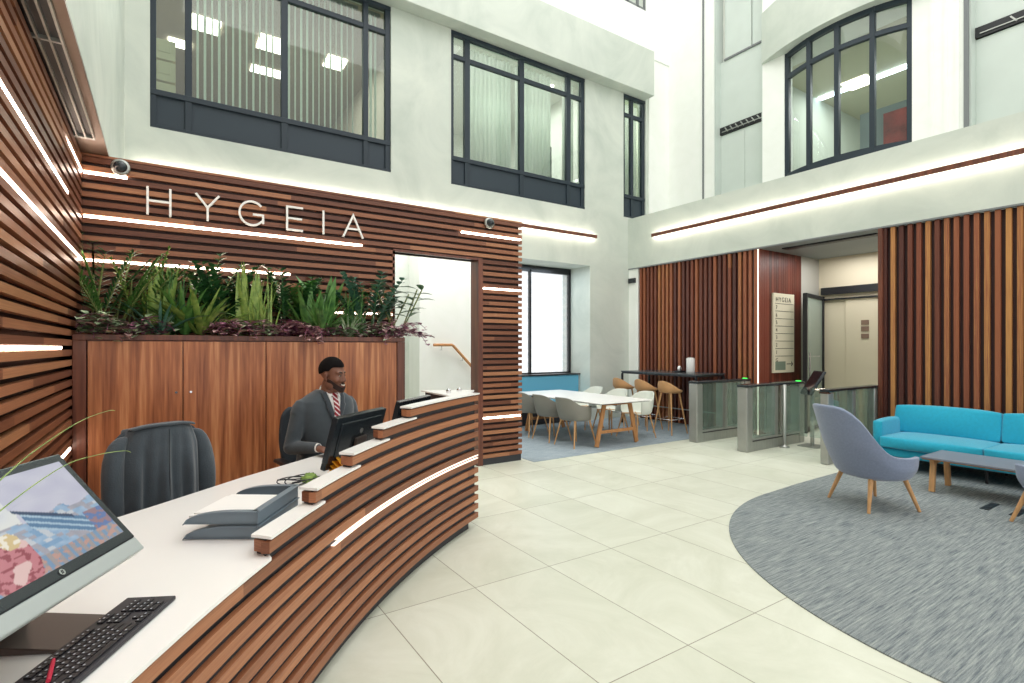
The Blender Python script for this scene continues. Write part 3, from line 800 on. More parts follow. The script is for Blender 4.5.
mb.box(2.14, 5.5, 0, 2.23, 6.12, 1.656); mb.box(-.608, 5.5, 0, -.52, 6.1, 1.656)
build('frame', mb, M['frame_v'], pl, world=True, bevel=.003)
mb = MB(); mb.box(-.57, 5.54, 1.657, 2.19, 6.08, 1.685); build('soil', mb, M['soil'], pl, world=True, kind='stuff')

# ---------------------------------------------------------------- reception desk
DC = (5.989, -1.7746); DR = 6.90
def pol(r, deg):
    r += .034*max(0, (min(deg, 156)-141)/10)**1.4
    return (DC[0]+r*math.cos(R_(deg)), DC[1]+r*math.sin(R_(deg)))
def ang(x, y): return math.degrees(math.atan2(y-DC[1], x-DC[0]))
A_END = 121.85; A_START = 158.0
desk = thing('reception_desk', 'curved walnut slatted reception desk with stepped white tops', 'reception desk', (1.2, 3.2, 0))
def arcbox(mb, r0, r1, a0, a1, z0, z1, k=0, step=1.0, b0=None, b1=None):
    b0 = a0 if b0 is None else b0; b1 = a1 if b1 is None else b1
    n = max(2, int(abs(a1-a0)/step)); b = []
    for i in range(n+1):
        a = a0+(a1-a0)*i/n
        p, q = pol(r0, a), pol(r1, b0+(b1-b0)*i/n)
        b.append([(p[0],p[1],z0),(q[0],q[1],z0),(q[0],q[1],z1),(p[0],p[1],z1)])
    vs = [q for g in b for q in g]; fs = []; us = []
    for i in range(n):
        u0 = R_(a0+(a1-a0)*i/n)*r0; u1 = R_(a0+(a1-a0)*(i+1)/n)*r0
        for j in range(4):
            fs.append((i*4+j, i*4+(j+1) % 4, (i+1)*4+(j+1) % 4, (i+1)*4+j))
            v0, v1 = k+.1+.2*j, k+.1+.2*(j+1) if j < 3 else k+.85
            us.append([(u0,v0),(u0,v1),(u1,v1),(u1,v0)])
    fs.append((3,2,1,0)); us.append([(0,k+.1),(.1,k+.2),(.1,k+.6),(0,k+.6)])
    fs.append(tuple(n*4+j for j in range(4))); us.append([(0,k+.1),(.1,k+.2),(.1,k+.6),(0,k+.6)])
    mb.add(vs, fs, us)
step_a = [A_START, 144.81, 141.53, 138.15, 134.90, 131.54]
capw = .085
back_a = [A_START, 144.62, 141.41, 138.03, 134.72, 131.43]
cw = [.085]*6
# slats
mb = MB()
for k in range(14):
    T = 1.19-.08*k
    lv = 5-k
    a0 = step_a[lv] if lv > 0 else A_START
    arcbox(mb, DR, DR+.033, a0, A_END, T-.067, T-.022, k)
    if lv > 0:
        arcbox(mb, DR+.001, DR+cw[lv]-.008, a0, a0-.9, T-.0675, T-.0215, k+30, b0=back_a[lv]-.05, b1=back_a[lv]-1.0)
build('slats', mb, M['deskslat'], desk, world=True)
mb = MB(); arcbox(mb, DR+.05, DR+capw-.012, A_START, A_END+.75, 0, .72)
for lv in range(0, 6):
    T = .79+.08*lv
    bb = back_a[lv]-.15 if lv else A_START
    arcbox(mb, DR+.022, DR+cw[lv]-.013, step_a[lv]-.1 if lv else A_START, A_END+.25, max(.085, T-.12), T-.013, b0=bb, b1=A_END+.25)
arcbox(mb, DR+.022, DR+capw-.013, A_START, A_END+.25, .085, .70)
build('core', mb, M['kick'], desk, world=True)
for lv in range(1, 6):
    T = .79+.08*lv
    a0 = step_a[lv]; a1 = step_a[lv+1]-.7 if lv < 5 else A_END-.1
    mb = MB(); arcbox(mb, DR-.008, DR+cw[lv], a0+.0, a1, T-.012, T, b0=back_a[lv]+.0, b1=(back_a[lv+1]-.5 if lv < 5 else a1))
    build('step_top', mb, M['white_top'], desk, world=True)
mb = MB(); arcbox(mb, DR+.002, DR+.02, ang(.734,2.69), A_END, .630, .641); arcbox(mb, DR+.002, DR+.02, ang(.734,2.69)+.2, A_END, .6085, .6125)  # lower thin glowing strip stands in for the light line's reflection
single('led_strip', mb, M['led_soft'], 'curved light line set in the slats of the reception desk front', 'light', (1.5, 3.5, .62))
# worktop: front arc to rear edge line
front = [pol(DR-.008, a) for a in [A_START-(A_START-step_a[1])*i/12 for i in range(13)]]
front2 = [pol(DR+capw-.012, a) for a in [step_a[1]-.8-(step_a[1]-.8-A_END)*i/14 for i in range(15)]]
rear = [(2.03, 4.05), (2.03, 4.60), (1.60, 4.62), (.971, 4.097), (.399, 3.645), (-.011, 3.27), (-.30, 3.02), (-.60, 2.78)]
poly = front+front2+rear+[(-.60, .9)]
mb = MB(); mb.prism(poly, .778, .79); build('worktop', mb, M['white_top'], desk, world=True)
for a, b, c in (((.10,2.95,.38),(.13,2.98,.38),.5), ((.74,3.72,.38),(.77,3.75,.38),.4)):
    mb = MB(); mb.beam(a, b, c, .75); build('pedestal', mb, M['kick'], desk, world=True)
# wide white return at the far end
pe = pol(DR, A_END); pr = pol(DR+.66, A_END-.6)
ret = [pol(DR+capw-.003, 124.6), pol(DR+capw-.003, A_END-.1), (2.50, 4.43), (2.06, 4.68)]
mb = MB(); mb.prism(ret, 1.174, 1.186); build('return_top', mb, M['white_top'], desk, world=True)
mb = MB(); mb.prism([(2.05, 4.05), (2.25, 4.14), (2.36, 4.44), (2.08, 4.63)], 0, 1.1735)
build('end_cabinet', mb, M['kick'], desk, world=True)
for i, a in enumerate((.22, .40)):
    p = (2.30-.14*i, 4.36-.06*i)
    mb = MB(); mb.lathe([(.0,0),(.022,0),(.022,.02),(.012,.035),(.0,.04)], (p[0], p[1], 1.186), 12)
    single('call_bell', mb, M['chrome'], ['small chrome bell on the white end of the desk', 'small chrome knob behind the bell on the white end of the desk'][i], 'bell', (p[0], p[1], 1.186))

# ---------------------------------------------------------------- near computer
def screen_image():
    """picture on the screen: pale wall, glass facade, patterned blue floor, pink blooms"""
    n, m = 150, 86; rows = []; cols = []
    rnd = random.Random(3)
    tiles = {}
    for j in range(m):
        for i in range(n):
            u, v = i/(n-1), j/(m-1)          # u right, v up
            g = noise.noise(Vector((u*7, v*7, 0))); g2 = noise.noise(Vector((u*25, v*25, 3)))
            c = Vector((196, 196, 212))+Vector((10,10,6))*g
            if u < .52+.05*g and v > .45: c = Vector((222, 224, 222))+Vector((14,12,0))*g
            if u < .40 and v > .50 and v < .50+.9*(.40-u)+.12: c = Vector((206,214,220))
            if v < .50+.10*g:
                c = Vector((150, 178, 205))+Vector((25,15,10))*g2
                key = (int(u*26+v*6), int(v*24))
                t = tiles.setdefault(key, rnd.random())
                if t > .66: c = c*.5+Vector((176,146,140))*.5
                elif t > .5: c = c*.45+Vector((104,146,184))*.55
                elif t > .42: c = c*.4+Vector((224,216,210))*.6
            d = v-(.62-.9*(u-.55))
            if .55 < u < .86 and -.20 < d < .0 and v < .62: c = Vector((84,122,158)) if int((u+v)*40) % 3 else Vector((170,196,214))
            if abs(d) < .02 and .52 < u < .8: c = Vector((44,66,100))
            if u > .86 and v < .38: c = Vector((150,120,130)) if g2 > 0 else Vector((96,120,170))
            if v < .16: 
                c = Vector((120,150,180)) if (int(u*40) % 2) else Vector((160,150,150))
                if g2 > .2: c = Vector((190,150,140))
            r = math.hypot((u-.34)*1.6, v-.30)
            if math.hypot((u-.30)*1.5, v-.20) < .27+.07*g: 
                c = Vector((150,62,78)) if g2 > .1 else Vector((196,120,130))
                if g > .15: c = Vector((226,190,186))
            if math.hypot((u-.40)*1.5, v-.40) < .08: c = Vector((214,190,140)) if g2 < .1 else Vector((240,232,214))
            cols.append(lin(tuple(max(0, min(255, q)) for q in c)))
    return n, m, cols

def all_in_one(name, label, B, e, nrm, tilt, W, Hs, mode, stand):
    """B = bottom right corner seen from the front, e = direction to the right, nrm = towards the viewer, horizontally"""
    e = Vector((e[0], e[1], 0)).normalized(); back = -Vector((nrm[0], nrm[1], 0)).normalized()
    up = (Vector((0,0,1))*math.cos(tilt) + back*math.sin(tilt)).normalized()
    fn = e.cross(up).normalized()
    if fn.dot(-back) < 0: fn = -fn
    B = Vector(B)
    t = thing(name, label, 'computer', tuple(stand), 0, None)
    P = lambda s, h, d=0: B - e*(W-s) + up*h + fn*d      # s along from left, h up, d towards viewer
    def slab(mb, s0, s1, h0, h1, d0, d1):
        mb.add([P(s,h,d) for s,h,d in ((s0,h0,d0),(s1,h0,d0),(s1,h1,d0),(s0,h1,d0),(s0,h0,d1),(s1,h0,d1),(s1,h1,d1),(s0,h1,d1))],
               [(0,3,2,1),(4,5,6,7),(0,1,5,4),(1,2,6,5),(2,3,7,6),(3,0,4,7)])
    mb = MB(); slab(mb, 0, W, .045, Hs, -.04, 0); build('bezel', mb, M['bezel'], t, world=True, bevel=.004)
    mb = MB(); slab(mb, 0, W, 0, .045, -.035, -.001); build('chin', mb, M['silver'] if mode == 'front' else M['bezel'], t, world=True, bevel=.004)
    if mode == 'front':
        n, m, cols = screen_image(); b = .026
        me_rows = [[P(b+(W-2*b)*i/(n-1), .045+.03+(Hs-.045-.03-b)*j/(m-1), .0012) for i in range(n)] for j in range(m)]
        mb = MB(); mb.grid(me_rows, smooth=False)
        o = build('screen', mb, M['screen'], t, world=True, fix=False)
        ca = o.data.color_attributes.new('pic', 'FLOAT_COLOR', 'POINT')
        for k, c in enumerate(cols): ca.data[k].color = c
        c = P(W*.5, .045+.015, .001)
        mb = MB(); mb.tube([c, c+fn*.002], .0085, 20); mb2 = build('emblem', mb, M['chrome'], t, world=True)
        # two small strokes of the round emblem
        mb = MB()
        for s in (-.002, .002): mb.beam(c+fn*.0025+e*s-up*.005+e*-.001, c+fn*.0025+e*s+up*.005+e*.001, .0012, .0006)
        build('emblem_mark', mb, M['bezel'], mb2, world=True)
    # rear bulge and stand
    mb = MB(); slab(mb, W*.10, W*.90, .08, Hs-.04, -.05, -.035); build('rear_housing', mb, M['bezel'], t, world=True, bevel=.015)
    c = P(W*.5, Hs*.55, -.06); s = Vector(stand)
    if mode == 'back':
        q = P(W*.5, Hs*.66, -.051)
        mb = MB(); mb.tube([q, q-fn*.002], .018, 20); build('rear_emblem', mb, M['steel'], t, world=True)
    w = .19 if mode == 'front' else .2
    mb = MB()
    f0 = s + back*-.08; f1 = s + back*.13
    mb.add([f0-e*w/2+Vector((0,0,.001)), f0+e*w/2+Vector((0,0,.001)), f1+e*w/2+Vector((0,0,.001)), f1-e*w/2+Vector((0,0,.001)),
            f0-e*w/2+Vector((0,0,.008)), f0+e*w/2+Vector((0,0,.008)), f1+e*w/2+Vector((0,0,.026)), f1-e*w/2+Vector((0,0,.026))],
           [(0,3,2,1),(4,5,6,7),(0,1,5,4),(1,2,6,5),(2,3,7,6),(3,0,4,7)])
    build('stand_foot', mb, M['taupe'], t, world=True, bevel=.003)
    mb = MB(); mb.beam(f1+Vector((0,0,.015)), c, .12, .02, up=back); build('stand_neck', mb, M['taupe'], t, world=True, bevel=.003)
    if mode == 'front':
        q = s + e*.05 + back*-.06
        mb = MB(); mb.beam(q+Vector((0,0,.009)), q+e*.028+Vector((0,0,.0095)), .012, .002); build('badge', mb, M['chrome'], t, world=True)
    return t
M['bezel'] = mat('glossy charcoal bezel', (34,42,48), .22, spec=.6)
M['silver'] = mat('silver grey plastic', (176,184,184), .4, metal=.3)
M['taupe'] = mat('taupe anodised metal', (98,88,84), .4, metal=.5)
def scr():
    m = bpy.data.materials.new('lit screen'); m.use_nodes = True; nt = m.node_tree; b = nt.nodes['Principled BSDF']
    a = nt.nodes.new('ShaderNodeVertexColor'); a.layer_name = 'pic'
    nt.links.new(a.outputs[0], b.inputs['Emission Color']); b.inputs['Emission Strength'].default_value = .62
    b.inputs['Base Color'].default_value = (.02,.02,.02,1); b.inputs['Roughness'].default_value = .12
    return m
M['screen'] = scr()
all_in_one('desktop_computer', 'large computer with lit screen tilted back on the near left of the desk', (-.045,1.99,.98), (.468,.884), (.884,-.468), R_(40), .58, .385, 'front', (-.235, 1.93, .79))

# keyboard
ke = Vector((.471,.882,0)); kn = Vector((-.882,.471,0))      # along, away
K0 = Vector((-.185,1.59,.791))                               # near front corner
KL, KW = .47, .147
kb = thing('keyboard', 'black full size keyboard with grey legends in front of the near screen', 'keyboard', (-.1,1.85,.79), math.atan2(.882,.471))
inv = wm(kb).inverted()
o0 = inv @ K0
mb = MB(); mb.box(o0.x, o0.y, 0.001, o0.x+KL, o0.y+KW, .014); 
build('case', mb, mat('dark grey key case', (52,50,56), .5), kb, bevel=.004)
km = mat('black keys', (34,34,40), .45); kl = mat('key legend', (190,196,206), .5)
kp = .0187
rowdef = []
for r in range(6):
    y = .012+r*.0195+(.006 if r == 5 else 0)
    if r == 0: ks = [(0,1.25),(1.25,1.25),(2.5,1.25),(3.75,6.25),(10,1.25),(11.25,1.25),(12.5,2.5)]
    elif r == 1: ks = [(0,2.25)]+[(2.25+i,1) for i in range(10)]+[(12.25,2.75)]
    elif r == 2: ks = [(0,1.75)]+[(1.75+i,1) for i in range(11)]+[(12.75,2.25)]
    elif r == 3: ks = [(0,1.5)]+[(1.5+i,1) for i in range(12)]+[(13.5,1.5)]
    elif r == 4: ks = [(i,1) for i in range(13)]+[(13,2)]
    else: ks = [(0,1)]+[(1.8+i,1) for i in range(12)]
    nav = {0:[(15.4,1),(16.4,1),(17.4,1)],1:[(16.4,1)],2:[],3:[(15.4,1),(16.4,1),(17.4,1)],4:[(15.4,1),(16.4,1),(17.4,1)],5:[(15.4,1),(16.4,1),(17.4,1)]}[r]
    npd = {0:[(18.9,2),(20.9,1)],1:[(18.9,1),(19.9,1),(20.9,1)],2:[(18.9,1),(19.9,1),(20.9,1),(21.9,1)],3:[(18.9,1),(19.9,1),(20.9,1)],4:[(18.9,1),(19.9,1),(20.9,1),(21.9,1)],5:[]}[r]
    for x, w in ks+nav+npd: rowdef.append((x, y, w))
for (x, y, w) in rowdef:
    x0 = o0.x+.016+x*kp*1.0; y0 = o0.y+y
    mb = MB(); mb.box(x0, y0, .0145, x0+w*kp-.003, y0+.0162, .019)
    kk = build('key', mb, km, kb)
    mb = MB(); mb.box(x0+.003, y0+.0095, .0191, x0+.0085, y0+.0135, .0193); build('legend', mb, kl, kk)
pk = K0+ke*.055+kn*.03
mb = MB(); mb.tube([K0+ke*.02+kn*.055+Vector((0,0,.024)), K0+ke*.105+kn*.105+Vector((0,0,.024))], .005, 10, flat=.8)
mb.tube([K0+ke*.105+kn*.105+Vector((0,0,.024)), K0+ke*.112+kn*.109+Vector((0,0,.024))], .0035, 10)
single('red_pen', mb, mat('red plastic', (206,40,72), .4), 'short red pen lying across the near end of the keyboard', 'pen', (-.2,1.7,.81))

# the man's computer and a further one
all_in_one('desktop_computer', 'black computer seen from behind in front of the seated man', (.81,3.38,.84), (-.771,-.637), (-.637,.771), R_(16), .575, .345, 'back', (1.0, 3.62, .79))
all_in_one('desktop_computer', 'far black computer half hidden behind the highest white step', (1.44,3.93,.86), (-.75,-.66), (-.66,.75), R_(14), .58, .335, 'back', (1.62, 4.20, .79))

# letter trays with papers
tr = Vector((.55,.835,0)).normalized(); td = Vector((-.835,.55,0)).normalized()
M['tray'] = mat('slate grey plastic tray', (116,132,144), .35, spec=.5)
T0 = Vector((.33,2.44,0))
LW, LD = .42, .27
def tray(z, lab, grp):
    t = thing('letter_tray', lab, 'letter tray', (T0.x, T0.y, z), math.atan2(tr.y, tr.x), grp)
    # local: x along tr (width), y along td (depth to the opening)
    mb = MB(); mb.box(0, 0, .006, LW, LD+.02, .010); build('base', mb, M['tray'], t)
    def side(x):
        n = 16; rows = [[], []]
        pr = []
        for i in range(n+1):
            u = (i/n)**.8; y = u*(LD+.035)
            top = .054*math.sqrt(max(0, 1-max(0,(u-.30)/.70)**2))+.004
            pr.append((y, top))
        a = [(x, y, .002) for y, q in pr]; b = [(x, y, q) for y, q in pr]
        c = [(x+.006, y, .002) for y, q in pr]; d = [(x+.006, y, q) for y, q in pr]
        m_ = MB(); m_.loft([[a[i], c[i], d[i], b[i]] for i in range(n+1)], smooth=False)
        lip = [[(x-.012, y, q-.003), (x+.018, y, q-.003), (x+.018, y, q+.001), (x-.012, y, q+.001)] for y, q in pr]
        m_.loft(lip, smooth=False)
        return m_
    build('side_wall', side(0), M['tray'], t); build('side_wall', side(LW-.006), M['tray'], t)
    mb = MB(); mb.box(0, -.004, .002, LW, .004, .058); mb.box(0, -.012, .055, LW, .02, .059); build('rear_wall', mb, M['tray'], t)
    return t
tray(.790, 'lower grey letter tray of the stacked pair on the desk', 'grey letter trays stacked on the desk')
tray(.852, 'upper grey letter tray holding white papers on the desk', 'grey letter trays stacked on the desk')
mb = MB(); q = T0+td*.05+tr*.04
mb.beam(q+Vector((0,0,.872))+td*-.02+tr*.15, q+Vector((0,0,.872))+td*.26+tr*.15, .30, .012, up=(0,0,1))
mb.beam(q+Vector((0,0,.881))+td*.0+tr*.155, q+Vector((0,0,.881))+td*.245+tr*.165, .29, .005, up=(0,0,1))
single('paper_stack', mb, mat('white paper', (238,238,236), .7), 'stack of white papers lying in the upper letter tray', 'papers', (q.x, q.y, .885))

# lanyards and sticky notes
def crumple(c, r, seed, n=16):
    rnd = random.Random(seed); mb = MB(); rows = []
    for j in range(9):
        t = math.pi*j/8; row = []
        for i in range(n):
            p = 2*math.pi*i/n; q = 1+.3*noise.noise(Vector((math.cos(p)*2+seed, math.sin(p)*2, t*2)))
            row.append((c[0]+r[0]*q*math.sin(t)*math.cos(p), c[1]+r[1]*q*math.sin(t)*math.sin(p), c[2]+r[2]*(1-math.cos(t))*q*.98))
        rows.append(row)
    mb.loft(rows); return mb
lp = Vector((.725,3.27,.79))
t = thing('lanyard_bundle', 'bundle of green lanyards with black cords lying on the desk', 'lanyards', tuple(lp))
build('green_strap', crumple(lp, (.05,.04,.03), 4), mat('lime green ribbon', (156,190,84), .6, var=.4, vscale=40, col2=(60,90,60)), t, world=True)
mb = MB()
for k in range(5):
    ph = k*1.3; pts = []
    for i in range(25):
        a = 2*math.pi*i/24
        pts.append(lp+Vector((-.05+.085*math.cos(a)+.02*k*math.cos(ph), .02+.05*math.sin(a)+.012*k*math.sin(ph), .008+.035*abs(math.sin(a*.5+ph)))))
    mb.tube(pts, .0035, 6)
build('black_cord', mb, M['black'], t, world=True)
mb = MB()
for k in range(3): mb.box(-.03, -.004, 0, .03, .004, .05, M=Matrix.Translation(lp+Vector((.03+.03*k, .04-.02*k, .004))) @ Matrix.Rotation(k*.6, 4, 'Z') @ Matrix.Rotation(.9, 4, 'X'))
build('card_holder', mb, M['black'], t, world=True, bevel=.002)
mb = crumple((.90,3.16,.80), (.055,.045,.04), 9)
mb = MB()
for k in range(5): mb.box(-.055, -.05, 0, .055, .05, .006, M=Matrix.Translation((.925+.006*k, 3.375+.006*k, .80+k*.016)) @ Matrix.Rotation(.3*k, 4, 'Z') @ Matrix.Rotation(.1+.22*k, 4, 'X'))
single('sticky_notes', mb, mat('orange paper', (244,170,30), .6), 'loose pile of orange notes beside the foot of the man\'s computer', 'notes', (.93,3.38,.79))

# ---------------------------------------------------------------- wall sign letters
sg = thing('wall_sign', 'row of thin white metal letters mounted on the slatted timber wall', 'sign', (xat(255, 6.1), 6.1, 2.87))
ZB, ZT = 2.872, 3.118; TH = .02; YL = 6.085
def xs_(px): return xat(px, YL)
def stroke(mb, pts):
    P = [Vector((p[0], 0, p[1])) for p in pts]; n = len(P); rings = []
    P[0] = P[0]-(P[1]-P[0]).normalized()*TH*.5; P[-1] = P[-1]+(P[-1]-P[-2]).normalized()*TH*.5
    for i, p in enumerate(P):
        d0 = (P[i]-P[max(i-1,0)]).normalized() if i else (P[1]-P[0]).normalized(); d1 = (P[min(i+1,n-1)]-P[i]).normalized() if i < n-1 else d0
        h = (d0+d1).normalized(); q = Vector((-h.z, 0, h.x)); w_ = TH/2/max(.35, abs(h.dot(d0)))
        c = Vector((p.x, YL, p.z))
        rings.append([c+q*w_+Vector((0,-.01-.0007*len(mb.v)/50,0)), c-q*w_+Vector((0,-.01-.0007*len(mb.v)/50,0)), c-q*w_+Vector((0,.01,0)), c+q*w_+Vector((0,.01,0))])
    mb.loft(rings, smooth=False)
zm = (ZB+ZT)/2
L_ = []
a, b = xs_(147.6), xs_(170.3); L_.append([[(a,ZB),(a,ZT)], [(b,ZB),(b,ZT)], [(a,zm),(b,zm)]])
a, b = xs_(196.5), xs_(218.5); c = (a+b)/2; L_.append([[(a,ZT),(c,zm-.0)], [(b,ZT),(c,zm)], [(c,zm),(c,ZB)]])
a, b = xs_(240.5), xs_(263); c = (a+b)/2; r = (b-a)/2+.01; rz = (ZT-ZB)/2
g = [(c+r*math.cos(R_(t)), zm+rz*math.sin(R_(t))) for t in range(45, 331, 11)]
L_.append([g[:]+[(b, ZB+.06)], [(b, ZB+.035),(b, zm-.01),(c+.02, zm-.01)]])
a, b = xs_(287), xs_(302); L_.append([[(b,ZT),(a,ZT),(a,ZB),(b,ZB)], [(a,zm),(b-.01,zm)]])
a = xs_(323.3); L_.append([[(a,ZB),(a,ZT)]])
a, b = xs_(343.5), xs_(362.5); c = (a+b)/2; L_.append([[(a,ZB),(c,ZT),(b,ZB)], [(a+(c-a)*.36, ZB+.36*(ZT-ZB)), (b-(b-c)*.36, ZB+.36*(ZT-ZB))]])
for st in L_:
    mb = MB()
    for p in st: stroke(mb, p)
    build('letter', mb, M['metal_sign'], sg, world=True)

# dome cameras
for px, py, lab in ((120, 6.04, 'dome camera at the top left corner of the slatted wall'), (492, 6.04, 'dome camera at the top right of the slatted wall above the doorway')):
    x = xat(px, py); z = 3.275
    t = thing('dome_camera', lab, 'camera', (x, 6.13, z), 0, 'dome cameras on the slatted wall')
    Mx = Matrix.Rotation(R_(90), 4, 'X')
    mb = MB(); mb.lathe([(.0,0),(.075,0),(.075,.035),(.06,.045),(0,.045)], (x, 6.135, z), 24, M=Mx); build('housing', mb, M['steel'], t, world=True)
    mb = MB(); mb.lathe([(.0,.04),(.055,.045),(.052,.065),(.04,.083),(.02,.095),(.0,.098)], (x, 6.135, z), 24, M=Mx); build('dome', mb, M['bezel'], t, world=True)
# alarm box on the white return
t = thing('alarm_unit', 'small black wall unit on the white strip left of the slats', 'wall unit', (8.94, 8.53, 3.07))
mb = MB(); mb.box(8.925, 8.43, 3.06, 8.97, 8.63, 3.17); build('case', mb, M['black'], t, world=True, bevel=.006)
mb = MB(); mb.box(8.921, 8.45, 3.08, 8.926, 8.61, 3.15); build('lens', mb, M['bezel'], t, world=True)

# floor directory board
t = thing('directory_board', 'tall cream floor directory board on the red brown recess wall', 'sign', (9.73, 5.46, 1.12))
x0, x1, z0, z1 = 9.38, 10.09, 1.12, 2.60
mb = MB(); mb.box(x0, 5.43, z0, x1, 5.468, z1); build('panel', mb, mat('cream sign enamel', (222,214,190), .5), t, world=True, bevel=.004)
ink = mat('dark sign ink', (58,54,48), .6)
def txt(s, x, z, size, name='lettering', parent=t, y=5.426, align='LEFT', sx=1.0):
    cu = bpy.data.curves.new(name, 'FONT'); cu.body = s; cu.size = size; cu.extrude = .001; cu.align_x = align; cu.space_character = sx
    cu.materials.append(ink)
    o = bpy.data.objects.new(name, cu); link(o); o.parent = parent
    bpy.context.view_layer.update()
    me = bpy.data.meshes.new_from_object(o); bpy.data.objects.remove(o)
    o = bpy.data.objects.new(name, me); link(o); o.parent = parent
    o.location = Vector((x, y, z))-Vector(parent.location); o.rotation_euler = (R_(90), 0, 0)
    return o
txt('HYGEIA', x0+.07, z1-.155, .12, sx=1.32)
hh = (z1-z0)
for i, zz in enumerate((.155, .245, .345, .43, .525, .62, .715)):
    z = z1-hh*(.13+i*.094)
    mb = MB(); mb.box(x0+.06, 5.427, z-.004, x1-.03, 5.430, z+.004); build('divider', mb, ink, t, world=True)
    s = ['7','6','5','4','3','2','1'][i]
    txt(s, x0+.07, z-.105, .10)
mb = MB(); z = z1-hh*.79; mb.box(x0+.06, 5.427, z-.004, x1-.03, 5.430, z+.004); build('divider', mb, ink, t, world=True)
txt('G', x0+.07, z1-hh*.86, .10)
mb = MB(); mb.box(x0+.06, 5.427, z0+.05, x0+.40, 5.43, z0+.21); build('logo_block', mb, mat('grey green print', (120,134,118), .6), t, world=True)
mb = MB(); mb.beam((x0+.44, 5.428, z0+.16), (x1-.07, 5.428, z0+.16), .004, .014); mb.beam((x1-.11, 5.428, z0+.20), (x1-.06, 5.428, z0+.16), .004, .014); mb.beam((x1-.11, 5.428, z0+.12), (x1-.06, 5.428, z0+.16), .004, .014)
build('arrow', mb, ink, t, world=True)

# recess: door wall, open glass leaf, header, small plates
dr = thing('door_1', None, None, (11.09, 4.5, 0)); dr['kind'] = 'structure'
mb = MB(); mb.box(11.02, 3.6, 2.64, 11.10, 5.40, 2.78); mb.box(11.03, 3.6, 2.53, 11.09, 5.40, 2.56); build('header', mb, M['black'], dr, world=True)
mb = MB(); mb.box(11.07, 3.60, 0, 11.098, 4.96, 2.53); build('door_leaf', mb, M['cream'], dr, world=True, bevel=.003)
mb = MB()
for z in (2.02, 1.90, 1.76): mb.box(11.055, 4.55, z, 11.069, 4.68, z+.09)
build('notice_plate', mb, mat('brown notice', (128,104,88), .5), dr, world=True)
gl = thing('glass_door', 'open black framed glass door standing ajar in the lift lobby recess', 'door', (11.0, 5.36, 0))
a, b = Vector((9.95, 5.15, 0)), Vector((11.02, 5.37, 0)); d = (b-a).normalized()
mb = MB()
for q in (a, b): mb.beam(q, q+Vector((0,0,2.6)), .07, .05, up=d)
for z in (2.57, .06): mb.beam(a+Vector((0,0,z)), b+Vector((0,0,z)), .05, .07)
build('frame', mb, M['black'], gl, world=True)
mb = MB(); mb.beam(a+Vector((0,0,1.31)), b+Vector((0,0,1.31)), .012, 2.45); build('glass_panel', mb, M['glass_lightened'], gl, world=True)
mb = MB()
for k in range(9): 
    q = a+d*(.2+k*.085); mb.beam(q+Vector((0,0,1.42)), q+d*.025+Vector((0,0,1.42)), .014, .025)
build('manifestation', mb, M['greywall'], gl, world=True)
mb = MB(); q = a+d*.10; mb.tube([q+Vector((.01,-.05,.8)), q+Vector((.01,-.05,1.5))], .014, 10); build('handle', mb, M['chrome'], gl, world=True)
# ---------------------------------------------------------------- turnstiles
M['steel2'] = mat('brushed dark steel', (172,174,170), .38, metal=.6, var=.15, vscale=4, stretch=(30,1,1))
def turnstile(X0, X1_, Y, lab, h=1.02, light=True, w=.085):
    t = thing('turnstile', lab, 'turnstile', ((X0+X1_)/2, Y, 0), 0, 'steel and glass speed gate pedestals')
    def post(x):
        mb = MB(); mb.box(x, Y-w, 0, x+.16, Y+w, h-.035); return build('end_post', mb, M['steel2'], t, world=True, bevel=.02, seg=3)
    post(X0); post(X1_-.16)
    mb = MB(); mb.box((X0+X1_)/2-.05, Y-w+.015, .15, (X0+X1_)/2+.05, Y+w-.015, h-.04); build('centre_post', mb, M['steel2'], t, world=True, bevel=.01)
    mb = MB(); mb.box(X0+.161, Y-w+.01, 0, X1_-.161, Y+w-.01, .20); build('base_beam', mb, M['steel2'], t, world=True, bevel=.006)
    mb = MB(); mb.box(X0+.161, Y-w+.004, .15, X1_-.161, Y+w-.004, .165); build('base_groove', mb, M['black'], t, world=True)
    for s in (-1, 1):
        for a, b in ((X0+.165, (X0+X1_)/2-.055), ((X0+X1_)/2+.055, X1_-.165)):
            mb = MB(); mb.box(a, Y+s*(w-.02)-.005, .20, b, Y+s*(w-.02)+.005, h-.04); build('glass_side', mb, M['glass_clear'], t, world=True)
    mb = MB(); mb.box(X0, Y-w-.01, h-.034, X1_, Y+w+.01, h+.005); build('top_cover', mb, M['bezel'], t, world=True, bevel=.012, seg=3)
    mb = MB(); mb.box(X0-.004, Y-.07, h-.055, X0+.03, Y+.07, h-.036); build('reader', mb, M['chrome'], t, world=True)
    if light:
        mb = MB(); mb.box(X1_-.10, Y-.05, h+.006, X1_-.05, Y+.02, h+.014); build('status_light', mb, emis('green status light', (60,220,80), 2.5), t, world=True)
    return t
turnstile(7.42, 8.96, 5.70, 'turnstile pedestal nearest the bar table, with a green light')
turnstile(7.36, 9.02, 4.76, 'middle turnstile pedestal with a steel post on its near side')
turnstile(7.50, 9.05, 3.63, 'turnstile pedestal behind the grey blue armchair', light=False, w=.055)
def gate(X, y0, y1, lab):
    t = thing('gate_wing', lab, 'gate', (X, (y0+y1)/2, 0), 0, 'glass gate wings')
    for a, b in ((y0, (y0+y1)/2-.02), ((y0+y1)/2+.02, y1)):
        mb = MB(); mb.box(X-.006, a, .22, X+.006, b, .98); build('glass_panel', mb, M['glass_clear'], t, world=True)
    for q in (y0-.005, y1-.02):
        mb = MB(); mb.box(X-.02, q, .2, X+.02, q+.025, .98); build('hinge', mb, M['steel'], t, world=True)
gate(8.2, 4.87, 5.60, 'pair of glass gate wings between the first two pedestals')
